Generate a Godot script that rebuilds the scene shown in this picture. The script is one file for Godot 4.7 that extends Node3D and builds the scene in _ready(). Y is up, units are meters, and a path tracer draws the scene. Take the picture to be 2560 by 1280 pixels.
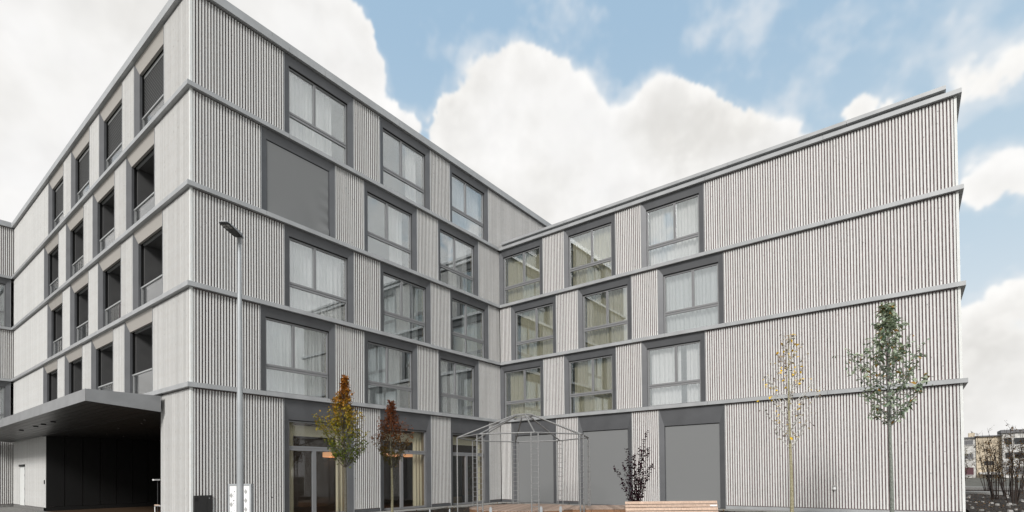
extends Node3D

# ---------------------------------------------------------------- levels and plan (metres)
const LV := [13.44, 10.44, 7.44, 4.44]      # tops of the cornice bands
const GROUND := 0.15
const A_END := 14.787                        # inner corner between the two wings
const C_LEN := 24.63
const B_END := 18.31
const SLAT_W := -0.12                        # plane of the slat fronts behind the band fronts

var rng := RandomNumberGenerator.new()
var TA := Transform3D.IDENTITY
var TB := Transform3D(Basis(Vector3(0, 0, 1), Vector3(0, 1, 0), Vector3(-1, 0, 0)), Vector3(A_END, 0, 0))
var TC := Transform3D(Basis(Vector3(0, 0, 1), Vector3(0, 1, 0), Vector3(-1, 0, 0)), Vector3(0, 0, -C_LEN))
var TD := Transform3D(Basis.IDENTITY, Vector3(0, 0, -C_LEN))
var mt := {}
var names := {}
var bld: Node3D
var slat_mesh: ArrayMesh
var slat_mats := []
var rest_xf: Array[Transform3D] = []
var rest_col: Array[Color] = []
var pale_xf: Array[Transform3D] = []
var pale_col: Array[Color] = []


# ---------------------------------------------------------------- mesh collector
class MB:
	var v := PackedVector3Array()
	var n := PackedVector3Array()
	var c := PackedColorArray()
	var col := Color(1, 1, 1)
	var tinted := false

	func tri3(a: Vector3, b: Vector3, d: Vector3, na: Vector3, nb: Vector3, nd: Vector3) -> void:
		var g := (b - a).cross(d - a)
		if g.dot(na + nb + nd) > 0.0:
			v.append_array([a, d, b]); n.append_array([na, nd, nb])
		else:
			v.append_array([a, b, d]); n.append_array([na, nb, nd])
		c.append_array([col, col, col])

	func quad(a: Vector3, b: Vector3, d: Vector3, e: Vector3, hint: Vector3) -> void:
		var g := (d - a).cross(e - b)
		if g.length() < 1e-9:
			return
		g = g.normalized()
		if g.dot(hint) < 0.0:
			g = -g
		tri3(a, b, d, g, g, g)
		tri3(a, d, e, g, g, g)

	func box(a: Vector3, b: Vector3) -> void:
		var lo := Vector3(minf(a.x, b.x), minf(a.y, b.y), minf(a.z, b.z))
		var hi := Vector3(maxf(a.x, b.x), maxf(a.y, b.y), maxf(a.z, b.z))
		hull([Vector3(lo.x, lo.y, lo.z), Vector3(hi.x, lo.y, lo.z), Vector3(hi.x, lo.y, hi.z), Vector3(lo.x, lo.y, hi.z)],
			[Vector3(lo.x, hi.y, lo.z), Vector3(hi.x, hi.y, lo.z), Vector3(hi.x, hi.y, hi.z), Vector3(lo.x, hi.y, hi.z)])

	func hull(p: Array, q: Array, caps := true) -> void:
		# convex prism between two rings of the same length
		var mid := Vector3.ZERO
		var mp := Vector3.ZERO
		var mq := Vector3.ZERO
		for i in p.size():
			mp += p[i]; mq += q[i]
		mp /= p.size(); mq /= p.size()
		mid = (mp + mq) / 2.0
		for i in p.size():
			var j := (i + 1) % p.size()
			quad(p[i], p[j], q[j], q[i], (p[i] + p[j] + q[j] + q[i]) / 4.0 - mid)
		if caps:
			for i in range(1, p.size() - 1):
				tri_hint(p[0], p[i], p[i + 1], mp - mq)
				tri_hint(q[0], q[i], q[i + 1], mq - mp)

	func tri_hint(a: Vector3, b: Vector3, d: Vector3, hint: Vector3) -> void:
		var g := (b - a).cross(d - a)
		if g.length() < 1e-10:
			return
		g = g.normalized()
		if g.dot(hint) < 0.0:
			g = -g
		tri3(a, b, d, g, g, g)

	func bar(a: Vector3, b: Vector3, w: float, h: float, up := Vector3.UP) -> void:
		var d := (b - a).normalized()
		var s := d.cross(up)
		if s.length() < 0.01:
			s = d.cross(Vector3(1, 0, 0))
		s = s.normalized() * w / 2.0
		var t := s.cross(d).normalized() * h / 2.0
		hull([a - s - t, a + s - t, a + s + t, a - s + t], [b - s - t, b + s - t, b + s + t, b - s + t])

	func tube(path: Array, radii: Array, sides := 8, caps := true) -> void:
		var rings := []
		var nrm := []
		var ref := Vector3(0.31, 0.2, 0.93).normalized()
		for i in path.size():
			var d: Vector3 = (path[mini(i + 1, path.size() - 1)] - path[maxi(i - 1, 0)]).normalized()
			var s := d.cross(ref).normalized()
			var t := s.cross(d).normalized()
			var ring := []
			var rn := []
			for k in sides:
				var a := TAU * k / sides
				var o := s * cos(a) + t * sin(a)
				rn.append(o)
				ring.append(path[i] + o * radii[i])
			rings.append(ring); nrm.append(rn)
		for i in path.size() - 1:
			for k in sides:
				var j := (k + 1) % sides
				tri3(rings[i][k], rings[i][j], rings[i + 1][j], nrm[i][k], nrm[i][j], nrm[i + 1][j])
				tri3(rings[i][k], rings[i + 1][j], rings[i + 1][k], nrm[i][k], nrm[i + 1][j], nrm[i + 1][k])
		if caps:
			for e in [0, path.size() - 1]:
				var out: Vector3 = (path[0] - path[1]) if e == 0 else (path[e] - path[e - 1])
				for k in range(1, sides - 1):
					tri_hint(rings[e][0], rings[e][k], rings[e][k + 1], out)

	func leaf(p: Vector3, d: Vector3, up: Vector3, l: float, w: float, fold := 0.25) -> void:
		var s := d.cross(up)
		if s.length() < 0.01:
			s = d.cross(Vector3(0.7, 0.1, 0.7))
		s = s.normalized()
		var u := s.cross(d).normalized()
		var m := p + d * l * 0.45
		var a := m + s * w * 0.5 + u * w * fold
		var b := m - s * w * 0.5 + u * w * fold
		var e := p + d * l
		var n1 := (u - s * fold).normalized()
		var n2 := (u + s * fold).normalized()
		tri3(p, a, e, n1, n1, n1)
		tri3(p, e, b, n2, n2, n2)

	func done() -> ArrayMesh:
		var arr := []
		arr.resize(Mesh.ARRAY_MAX)
		arr[Mesh.ARRAY_VERTEX] = v
		arr[Mesh.ARRAY_NORMAL] = n
		if tinted:
			arr[Mesh.ARRAY_COLOR] = c
		var m := ArrayMesh.new()
		m.add_surface_from_arrays(Mesh.PRIMITIVE_TRIANGLES, arr)
		return m


# ---------------------------------------------------------------- node helpers
func numbered(called: String) -> String:
	var k: int = names.get(called, 0)
	names[called] = k + 1
	return called if k == 0 else "%s_%03d" % [called, k]


func part(parent: Node3D, called: String, m: Mesh, mat: Material, xf := Transform3D.IDENTITY) -> MeshInstance3D:
	var o := MeshInstance3D.new()
	o.name = called
	o.mesh = m
	o.material_override = mat
	o.transform = xf
	parent.add_child(o, true)
	return o


func thing(called: String, label: String, category: String, at := Transform3D.IDENTITY, group := "") -> Node3D:
	var o := Node3D.new()
	o.name = numbered(called)
	add_child(o, true)
	o.transform = at
	return tag(o, label, category, group)


func tag(o: Node3D, label: String, category: String, group := "") -> Node3D:
	o.set_meta("label", label)
	o.set_meta("category", category)
	if group:
		o.set_meta("group", group)
	return o


func single(called: String, m: Mesh, mat: Material, label: String, category: String, at := Transform3D.IDENTITY, group := "") -> MeshInstance3D:
	var o := part(self, numbered(called), m, mat, at)
	tag(o, label, category, group)
	return o


func structure(called: String, m: Mesh, mat: Material) -> MeshInstance3D:
	var o := part(self, numbered(called), m, mat)
	o.set_meta("kind", "structure")
	return o


func box_mesh(a: Vector3, b: Vector3) -> ArrayMesh:
	var m := MB.new()
	m.box(a, b)
	return m.done()


# ---------------------------------------------------------------- materials
func lin(r: float, g: float, b: float) -> Color:
	return Color(r, g, b).linear_to_srgb()


func noise_tex(freq: float, lo: Color, hi: Color, seed_ := 1, size := 512, oct := 4) -> NoiseTexture2D:
	var f := FastNoiseLite.new()
	f.noise_type = FastNoiseLite.TYPE_SIMPLEX_SMOOTH
	f.frequency = freq
	f.fractal_octaves = oct
	f.seed = seed_
	var t := NoiseTexture2D.new()
	t.width = size
	t.height = size
	t.seamless = true
	t.noise = f
	var ramp := Gradient.new()
	ramp.set_color(0, lo)
	ramp.set_color(1, hi)
	t.color_ramp = ramp
	return t


func grain_tex(knots: int, depth: float, seed_: int) -> ImageTexture:
	# pale sawn wood: fine upright grain, a few dark knots and resin spots
	var r := RandomNumberGenerator.new()
	r.seed = seed_
	var f := FastNoiseLite.new()
	f.frequency = 0.02
	f.seed = seed_
	f.fractal_octaves = 4
	var im := Image.create(512, 512, false, Image.FORMAT_RGB8)
	for y in 512:
		for x in 512:
			var g := f.get_noise_2d(x * 9.0, y * 0.55)
			var h := f.get_noise_2d(x * 2.3 + 900.0, y * 1.4)
			var k := clampf(1.0 - depth * (0.5 + 0.9 * g + 0.5 * h), 0.0, 1.0)
			im.set_pixel(x, y, Color(k, k * (0.995 - 0.01 * h), k * (0.985 - 0.02 * h)))
	for i in knots:
		var cx := r.randi_range(4, 507)
		var cy := r.randi_range(6, 505)
		var s := r.randf_range(1.0, 2.6)
		var dk := r.randf_range(0.15, 0.6)
		for dy in range(-5, 6):
			for dx in range(-3, 4):
				var q := exp(-(dx * dx + dy * dy * 0.45) / (s * s))
				var p := im.get_pixel(cx + dx if cx + dx < 512 and cx + dx >= 0 else cx, clampi(cy + dy, 0, 511))
				im.set_pixel(clampi(cx + dx, 0, 511), clampi(cy + dy, 0, 511), p.lerp(Color(0.12, 0.1, 0.09), q * dk))
	return ImageTexture.create_from_image(im)


func std(albedo: Color, rough: float, metal := 0.0, tex: Texture2D = null, scale := Vector3.ONE, bump: Texture2D = null, bump_cm := 0.0) -> StandardMaterial3D:
	var m := StandardMaterial3D.new()
	m.albedo_color = albedo
	m.roughness = rough
	m.metallic = metal
	if tex:
		m.albedo_texture = tex
	if bump:
		m.heightmap_enabled = true
		m.heightmap_texture = bump
		m.heightmap_scale = bump_cm
	if tex or bump:
		m.uv1_triplanar = true
		m.uv1_world_triplanar = true
		m.uv1_scale = scale
	return m


func make_materials() -> void:
	var grain := grain_tex(26, 0.045, 5)
	var paint_var := noise_tex(0.006, Color(0.9, 0.9, 0.9), Color(1, 1, 1), 3)
	var dirt := noise_tex(0.03, Color(0.72, 0.72, 0.72), Color(1, 1, 1), 9)
	for i in 6:
		var k: float = [0.69, 0.71, 0.67, 0.72, 0.65, 0.70][i]
		slat_mats.append(std(lin(k * 0.992, k, k * 0.992), 0.75, 0.0, grain, Vector3(0.43, 0.37, 0.43)))
		slat_mats[i].vertex_color_use_as_albedo = true
	mt.slat_multi = std(Color.WHITE, 0.75, 0.0, grain, Vector3(0.43, 0.37, 0.43))
	mt.slat_multi.vertex_color_use_as_albedo = true
	mt.corner = std(lin(0.74, 0.76, 0.755), 0.7, 0.0, grain, Vector3(0.43, 0.37, 0.43))
	mt.backing = std(lin(0.31, 0.238, 0.248), 0.9, 0.0, grain_tex(20, 0.3, 11), Vector3(0.4, 0.3, 0.4))
	mt.fascia = std(lin(0.41, 0.42, 0.425), 0.42, 0.1, paint_var, Vector3(0.3, 0.3, 0.3))
	mt.canopy_grey = std(lin(0.27, 0.275, 0.28), 0.4, 0.2, paint_var, Vector3(0.3, 0.3, 0.3))
	mt.metal = std(lin(0.115, 0.118, 0.124), 0.45, 0.15, paint_var, Vector3(0.3, 0.3, 0.3))
	mt.head_sky_lit = std(lin(0.42, 0.395, 0.36), 0.4, 0.2)  # grey paint lightened and warmed to carry the low sky it reflects
	mt.frame = std(lin(0.24, 0.242, 0.246), 0.4, 0.2)
	mt.gasket = std(lin(0.012, 0.012, 0.012), 0.8)
	mt.blind = std(lin(0.205, 0.21, 0.21), 0.85, 0.0, noise_tex(0.25, Color(0.93, 0.93, 0.93), Color(1, 1, 1), 21, 256, 2), Vector3(2.5, 1.2, 2.5))
	mt.glass = StandardMaterial3D.new()
	mt.glass.albedo_color = Color(0.3, 0.4, 0.38, 0.015)
	mt.glass.transparency = BaseMaterial3D.TRANSPARENCY_ALPHA
	mt.glass.roughness = 0.0
	mt.glass.metallic_specular = 0.5
	var wh := Image.create(4, 4, false, Image.FORMAT_RGB8)
	wh.fill(Color.WHITE)
	mt.coating = std(Color(0.94, 0.97, 0.98, 0.32), 0.0, 1.0)
	mt.coating.transparency = BaseMaterial3D.TRANSPARENCY_ALPHA
	mt.coating.albedo_texture = ImageTexture.create_from_image(wh)
	mt.lining = std(lin(0.16, 0.125, 0.075), 0.55)
	for q in [["white", 0.86, 0.86, 0.84], ["cream", 0.56, 0.53, 0.37], ["grey", 0.62, 0.65, 0.64]]:
		var m := std(lin(q[1], q[2], q[3]), 0.9)
		m.backlight_enabled = true
		m.backlight = lin(0.5, 0.5, 0.48)
		mt["curtain_" + q[0]] = m
	mt.room = std(lin(0.26, 0.255, 0.24), 0.9)
	mt.room_warm = std(lin(0.10, 0.07, 0.045), 0.85)
	mt.room_floor = std(lin(0.07, 0.04, 0.02), 0.5)
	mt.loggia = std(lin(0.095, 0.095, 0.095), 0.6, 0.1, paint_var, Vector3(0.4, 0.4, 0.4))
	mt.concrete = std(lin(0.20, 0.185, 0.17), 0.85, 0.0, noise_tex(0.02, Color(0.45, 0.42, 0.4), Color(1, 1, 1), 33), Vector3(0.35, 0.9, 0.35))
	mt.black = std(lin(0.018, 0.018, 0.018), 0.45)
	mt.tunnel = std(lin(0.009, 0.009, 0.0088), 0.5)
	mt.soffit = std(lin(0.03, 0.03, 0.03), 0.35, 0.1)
	mt.rail = std(lin(0.42, 0.43, 0.43), 0.4, 0.4)
	mt.roof = std(lin(0.16, 0.16, 0.16), 0.9, 0.0, dirt, Vector3(0.2, 0.2, 0.2))
	mt.base = std(lin(0.24, 0.235, 0.225), 0.9, 0.0, dirt, Vector3(0.5, 0.5, 0.5))
	mt.steel = std(lin(0.35, 0.35, 0.345), 0.5, 0.2, dirt, Vector3(1, 1, 1))
	mt.galva = std(lin(0.40, 0.42, 0.43), 0.45, 0.35, paint_var, Vector3(0.6, 0.6, 0.6))
	mt.lamp_top = std(lin(0.26, 0.265, 0.27), 0.45, 0.2)
	mt.lamp_dark = std(lin(0.02, 0.02, 0.021), 0.5)
	mt.lens = std(lin(0.28, 0.27, 0.25), 0.15)
	mt.white = std(lin(0.80, 0.80, 0.79), 0.5)
	mt.diamond = std(lin(0.36, 0.36, 0.35), 0.6)
	mt.gravel = std(lin(0.62, 0.61, 0.58), 0.95, 0.0, noise_tex(0.2, Color(0.35, 0.35, 0.34), Color(1, 1, 1), 44, 512, 3), Vector3(0.7, 0.7, 0.7))
	mt.soil = std(lin(0.075, 0.055, 0.04), 1.0, 0.0, noise_tex(0.06, Color(0.25, 0.22, 0.2), Color(1, 1, 1), 51), Vector3(0.6, 0.6, 0.6), noise_tex(0.09, Color.BLACK, Color.WHITE, 52), 4.0)
	mt.ground = std(lin(0.15, 0.145, 0.125), 1.0, 0.0, noise_tex(0.02, Color(0.55, 0.55, 0.5), Color(1, 1, 1), 61), Vector3(0.07, 0.07, 0.07))
	mt.paving = std(lin(0.30, 0.295, 0.28), 0.9, 0.0, dirt, Vector3(0.4, 0.4, 0.4))
	mt.bark = std(lin(0.22, 0.205, 0.165), 0.95, 0.0, noise_tex(0.05, Color(0.35, 0.33, 0.28), Color(1, 1, 1), 71, 256), Vector3(4, 1.5, 4))
	mt.bark_pale = std(lin(0.60, 0.57, 0.43), 0.9, 0.0, noise_tex(0.05, Color(0.45, 0.42, 0.3), Color(1, 1, 1), 72, 256), Vector3(4, 1.5, 4))
	mt.bark_grey = std(lin(0.40, 0.42, 0.39), 0.9, 0.0, noise_tex(0.05, Color(0.4, 0.42, 0.38), Color(1, 1, 1), 73, 256), Vector3(4, 1.5, 4))
	mt.twig_pale = std(lin(0.55, 0.54, 0.50), 0.9)
	mt.twig = std(lin(0.10, 0.085, 0.065), 0.95)
	mt.twig_dark = std(lin(0.035, 0.025, 0.02), 0.95)
	var lf := std(Color.WHITE, 0.6)
	lf.vertex_color_use_as_albedo = true
	lf.backlight_enabled = true
	lf.backlight = lin(0.3, 0.3, 0.2)
	lf.metallic_specular = 0.25
	mt.leaf = lf
	var dl := std(Color.WHITE, 0.7)
	dl.vertex_color_use_as_albedo = true
	dl.metallic_specular = 0.25
	mt.dark_leaf = dl
	mt.wood_pale = []
	for i in 4:
		var k: float = [1.0, 0.9, 1.08, 0.95][i]
		mt.wood_pale.append(std(lin(0.66 * k, 0.48 * k, 0.37 * k), 0.65, 0.0, grain_tex(8, 0.25, 80 + i) if i == 0 else mt.wood_pale[0].albedo_texture, Vector3(1.2, 1.2, 1.2)))
	mt.deck = []
	for i in 5:
		var k: float = [1.0, 0.74, 1.18, 0.88, 1.06][i]
		mt.deck.append(std(lin(0.44 * k, 0.325 * k, 0.26 * k), 0.75, 0.0, mt.wood_pale[0].albedo_texture, Vector3(0.8, 0.8, 0.8)))
	mt.fascia_wood = std(lin(0.33, 0.17, 0.085), 0.7, 0.0, mt.wood_pale[0].albedo_texture, Vector3(0.8, 0.8, 0.8))
	mt.bench_dark = std(lin(0.16, 0.075, 0.045), 0.7)
	mt.house_cream = std(lin(0.70, 0.60, 0.45), 0.9, 0.0, dirt, Vector3(0.1, 0.1, 0.1))
	mt.house_white = std(lin(0.70, 0.69, 0.66), 0.9, 0.0, dirt, Vector3(0.1, 0.1, 0.1))
	mt.house_grey = std(lin(0.14, 0.14, 0.145), 0.8)
	mt.house_pane = std(lin(0.03, 0.032, 0.034), 0.15)
	mt.house_red = std(lin(0.075, 0.025, 0.032), 0.6)
	var glow := std(lin(0.9, 0.55, 0.3), 0.8)
	glow.emission_enabled = true
	glow.emission = lin(1.0, 0.50, 0.24)
	glow.emission_energy_multiplier = 0.5
	mt.glow = glow
	var spot := std(Color.WHITE, 0.5)
	spot.emission_enabled = true
	spot.emission = lin(1.0, 0.9, 0.75)
	spot.emission_energy_multiplier = 1.4
	mt.spot = spot
	# perforated dark screen: small pale dots in a quincunx
	var im := Image.create(32, 32, false, Image.FORMAT_RGB8)
	im.fill(Color(0.10, 0.10, 0.10))
	for p in [Vector2i(4, 4), Vector2i(20, 20)]:
		im.fill_rect(Rect2i(p, Vector2i(7, 7)), Color(0.62, 0.63, 0.63))
	mt.screen = std(Color(0.8, 0.8, 0.8), 0.7, 0.0, ImageTexture.create_from_image(im), Vector3(8, 8, 8))


# ---------------------------------------------------------------- sky
func cloud_sky() -> ImageTexture:
	var w := 2048
	var h := 1024
	var blobs := [[51.3, 37.5, 2.7, 1.0], [54.0, 37.3, 2.7, 1.0], [49.1, 34.8, 3.0, 1.0], [46.6, 33.8, 2.0, 1.0], [58.4, 35.7, 2.5, 1.0], [60.2, 34.7, 2.0, 1.0], [55.3, 33.6, 5.1, 1.0], [49.5, 30.4, 5.4, 1.0],
		[61.9, 31.9, 2.9, 1.0], [65.3, 31.1, 2.7, 1.0], [68.1, 33.8, 2.4, 1.0], [69.5, 35.2, 1.6, 1.0], [71.1, 33.3, 2.2, 1.0], [74.2, 31.4, 2.6, 1.0], [77.3, 30.5, 2.2, 1.0], [80.5, 28.9, 2.0, 1.0],
		[71.0, 29.3, 5.1, 1.0], [62.7, 28.2, 5.4, 1.0], [83.2, 27.8, 1.5, 0.8], [85.5, 29.8, 1.7, 0.75], [87.6, 29.9, 1.5, 0.75], [90.0, 28.7, 1.3, 0.55], [95.8, 23.1, 1.8, 0.8], [97.0, 21.6, 2.0, 0.8],
		[94.8, 21.5, 1.2, 0.7], [94.5, 29.5, 2.2, 0.5], [97.4, 28.8, 1.9, 0.5], [96.0, 8.7, 4.7, 1.0], [95.0, 3.7, 5.7, 1.0], [98.4, 14.3, 2.3, 0.6], [58.5, 26.5, 4.0, 1.0], [28.4, 38.5, 3.3, 1.0], [32.6, 38.7, 3.2, 1.0],
		[35.8, 38.5, 2.4, 1.0], [36.6, 36.5, 2.2, 1.0], [34.6, 34.5, 3.8, 1.0], [25.2, 39.5, 3.9, 1.0], [18.6, 39.9, 6.0, 1.0], [12.9, 33.3, 7.3, 1.0], [8.0, 26.4, 7.6, 1.0], [10.4, 21.2, 5.8, 1.0],
		[26.9, 34.8, 5.8, 1.0], [39.1, 32.6, 2.7, 0.8], [41.6, 32.9, 2.0, 0.6], [43.4, 40.2, 1.3, 0.2], [41.3, 38.9, 1.2, 0.2]]
	var bd := []
	for b in blobs:
		var az := deg_to_rad(b[0])
		var el := deg_to_rad(b[1])
		bd.append([Vector3(sin(az) * cos(el), sin(el), -cos(az) * cos(el)), 1.0 / (2.0 * (1.0 - cos(deg_to_rad(b[2])))), b[3]])
	var f := FastNoiseLite.new()
	f.noise_type = FastNoiseLite.TYPE_SIMPLEX_SMOOTH
	f.seed = 7
	f.frequency = 1.0
	f.fractal_octaves = 6
	f.fractal_gain = 0.6
	var f2 := FastNoiseLite.new()
	f2.seed = 19
	f2.frequency = 1.0
	f2.fractal_octaves = 3
	var f3 := FastNoiseLite.new()
	f3.seed = 41
	f3.frequency = 1.0
	f3.fractal_octaves = 5
	var off := Vector3(-0.02, 0.022, 0.004)
	var im := Image.create(w, h, false, Image.FORMAT_RGBF)
	im.fill(Color(0.34, 0.34, 0.33))
	var top := Color(0.315, 0.455, 0.60)
	var mid := Color(0.44, 0.56, 0.66)
	var low := Color(0.70, 0.74, 0.77)
	for y in int(h * 0.53):
		var el := PI / 2.0 - PI * (y + 0.5) / h
		var ce := cos(el)
		var se := sin(el)
		var t := clampf(se / 0.68, 0.0, 1.0)
		var blue := low.lerp(mid, smoothstep(0.05, 0.62, t)).lerp(top, smoothstep(0.55, 1.0, t))
		for x in w:
			var a := TAU * (x + 0.5) / w
			var d := Vector3(sin(a) * ce, se, -cos(a) * ce)
			var azd := 360.0 * x / w
			var s := 0.0
			var inside := 0.0
			if (azd < 112.0 or azd > 348.0) and el < 0.95:
				var az2 := azd - 360.0 if azd > 300.0 else azd
				inside = smoothstep(-12.0, 0.0, az2) * (1.0 - smoothstep(101.0, 112.0, az2)) * (1.0 - smoothstep(0.78, 0.95, el))
				if inside > 0.0:
					for b in bd:
						var q: float = 1.0 - 2.0 * (1.0 - d.dot(b[0])) * b[1]
						if q > -1.0:
							q = (q + 1.0) * 0.5 * b[2]
							s = s + q * (1.0 - s * 0.72)
			var p := d * 6.5
			var n1 := f.get_noise_3dv(p)
			var bil := 1.0 - absf(f2.get_noise_3dv(d * 11.0 + Vector3(n1, n1, 0) * 0.8)) * 2.0
			var g := f3.get_noise_3dv(d * 1.7)
			var gen := 0.60 + g * 0.9 + 0.10 * (1.0 - t) + 0.5 * smoothstep(0.55, 0.95, d.dot(Vector3(-0.82, 0.42, -0.39)))
			s = lerpf(gen, s * 0.88, inside)
			var bil2 := 1.0 - absf(f2.get_noise_3dv(d * 31.0)) * 2.0
			var v := s + n1 * 0.62 + 0.13 * bil + 0.09 * bil2 - 0.05
			var wisp := f3.get_noise_3d(d.x * 4.0, d.y * 6.0, d.z * 4.0)
			var soft := clampf(0.07 + 0.4 * wisp, 0.02, 0.28)
			var cov := smoothstep(0.60 - soft, 0.64 + soft, v)
			# thin veil round the clouds and towards the horizon
			var veil := clampf(0.55 * smoothstep(0.0, 0.55, v * 0.7 + 0.6 * wisp + 0.12 * n1), 0.0, 0.55)
			# lit from the upper left: rims bright, bellies grey
			var n2 := f.get_noise_3dv((d + off) * 6.5)
			var relief := clampf((n1 - n2) * 0.9, -0.4, 0.4) * (1.0 - 0.55 * smoothstep(0.9, 1.3, v))
			var body := f3.get_noise_3dv(d * 3.7 + Vector3(3, 1, 2))
			var thick := smoothstep(0.6, 1.25, v)
			var lum := 0.805 + 0.14 * relief - 0.14 * thick * clampf(0.35 + 1.6 * body, 0.0, 1.0) + 0.03 * (1.0 - thick)
			lum = clampf(lum, 0.50, 0.87)
			var warm := clampf(0.5 + body, 0.0, 1.0)
			var cl := Color(lum * (1.0 + 0.012 * warm), lum * 0.995, lum * (0.99 - 0.03 * warm))
			var c := blue.lerp(Color(0.76, 0.77, 0.78), veil).lerp(cl, cov)
			im.set_pixel(x, y, c)
	return ImageTexture.create_from_image(im)


# ---------------------------------------------------------------- facade pieces
func slat_profile(side: Color) -> ArrayMesh:
	# painted front; brown sides, with the light in the gaps coloured in
	var m := MB.new()
	m.tinted = true
	var pr := [Vector2(-0.0255, 0), Vector2(-0.0255, 0.0262), Vector2(-0.0235, 0.0288), Vector2(-0.019, 0.030), Vector2(0.019, 0.030), Vector2(0.0235, 0.0288), Vector2(0.0255, 0.0262), Vector2(0.0255, 0)]
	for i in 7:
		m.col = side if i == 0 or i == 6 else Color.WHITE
		var a: Vector2 = pr[i]
		var b: Vector2 = pr[i + 1]
		m.quad(Vector3(a.x, 0, a.y), Vector3(b.x, 0, b.y), Vector3(b.x, 1, b.y), Vector3(a.x, 1, a.y), Vector3(a.x + b.x, 0, (a.y + b.y) - 0.03))
	m.col = Color(0.6, 0.5, 0.48)
	for y in [0.0, 1.0]:
		for i in range(1, 7):
			m.tri_hint(Vector3(pr[0].x, y, pr[0].y), Vector3(pr[i].x, y, pr[i].y), Vector3(pr[i + 1].x, y, pr[i + 1].y), Vector3(0, y - 0.5, 0))
	return m.done()


func field(f: Transform3D, u0: float, u1: float, v0: float, v1: float, single_from := 0.0, single_to := -1.0) -> void:
	# backing board with upright slats
	if u1 - u0 < 0.04:
		return
	var deep := 0.036 if f == TB else 0.051      # how far the slats stand off their boards
	var wb := SLAT_W - deep
	var panel := part(bld, "cladding_panel", box_mesh(Vector3(u0, v0, -0.42), Vector3(u1, v1, wb)), mt.backing, f)
	var n := maxi(1, roundi((u1 - u0) / 0.0875))
	var p := (u1 - u0) / n
	for i in n:
		var u := u0 + (i + 0.5) * p
		var ht := v1 - v0 - 0.055
		var x := Transform3D(Basis(Vector3(1, 0, 0), Vector3(0, ht, 0), Vector3(0, 0, deep / 0.03)), Vector3(u, v0 + 0.022, wb + rng.randf_range(0.0, 0.0015)))
		var k := rng.randi_range(0, 5)
		if u >= single_from and u <= single_to:
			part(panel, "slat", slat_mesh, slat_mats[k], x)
		else:
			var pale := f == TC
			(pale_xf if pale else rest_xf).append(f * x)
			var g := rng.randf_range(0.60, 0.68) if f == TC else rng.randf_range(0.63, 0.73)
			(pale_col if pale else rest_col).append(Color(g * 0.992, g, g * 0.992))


func band(f: Transform3D, u0: float, u1: float, v_top: float, joints: Array, h := 0.14, w_front := 0.0, w_back := -0.42) -> void:
	var cuts := [u0]
	for j in joints:
		if j > u0 + 0.3 and j < u1 - 0.3:
			cuts.append(j)
	cuts.append(u1)
	for i in cuts.size() - 1:
		var a: float = cuts[i] + (0.004 if i > 0 else 0.0)
		var b: float = cuts[i + 1] - (0.004 if i < cuts.size() - 2 else 0.0)
		part(bld, "cornice_band", box_mesh(Vector3(a, v_top - h, w_back), Vector3(b, v_top, w_front)), mt.fascia, f)


func surround(win: Node3D, u0: float, u1: float, v0: float, v1: float, head: float, depth := 0.06, back := -0.36, head_mat := "metal") -> void:
	var s := 0.2
	var wi := SLAT_W - depth
	for k in 2:
		var a := u0 if k == 0 else u1
		var b := u0 + s if k == 0 else u1 - s
		var m := MB.new()
		m.hull([Vector3(a, v0, SLAT_W), Vector3(b, v0, wi), Vector3(b, v0, back), Vector3(a, v0, back)],
			[Vector3(a, v1 - 0.002, SLAT_W), Vector3(b, v1 - head, wi), Vector3(b, v1 - head, back), Vector3(a, v1 - 0.002, back)])
		part(win, "jamb", m.done(), mt.metal)
		# slim edge trim standing beside the slats
		var t := MB.new()
		var e := a - 0.012 if k == 0 else a + 0.012
		t.box(Vector3(minf(a, e), v0, -0.3), Vector3(maxf(a, e), v1 - 0.004, SLAT_W + 0.012))
		part(win, "edge_trim", t.done(), mt.fascia)
	var h := MB.new()
	h.hull([Vector3(u0, v1, SLAT_W), Vector3(u0 + s, v1 - head, wi), Vector3(u0 + s, v1 - head, back), Vector3(u0, v1, back)],
		[Vector3(u1, v1, SLAT_W), Vector3(u1 - s, v1 - head, wi), Vector3(u1 - s, v1 - head, back), Vector3(u1, v1, back)])
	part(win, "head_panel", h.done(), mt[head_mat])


func pane(win: Node3D, u0: float, u1: float, v0: float, v1: float, w := -0.275, coated := true) -> void:
	var m := MB.new()
	m.box(Vector3(u0, v0, w), Vector3(u1, v1, w - 0.006))
	if coated:
		m.box(Vector3(u0, v0, w - 0.022), Vector3(u1, v1, w - 0.028))
	var o := part(win, "pane", m.done(), mt.glass)
	# the thin metal film inside insulating glass, which mirrors part of the sky
	if coated:
		var film := MB.new()
		film.quad(Vector3(u0 + 0.005, v0 + 0.005, w - 0.012), Vector3(u1 - 0.005, v0 + 0.005, w - 0.012), Vector3(u1 - 0.005, v1 - 0.005, w - 0.012), Vector3(u0 + 0.005, v1 - 0.005, w - 0.012), Vector3(0, 0, 1))
		part(o, "pane_coating", film.done(), mt.coating)


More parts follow.
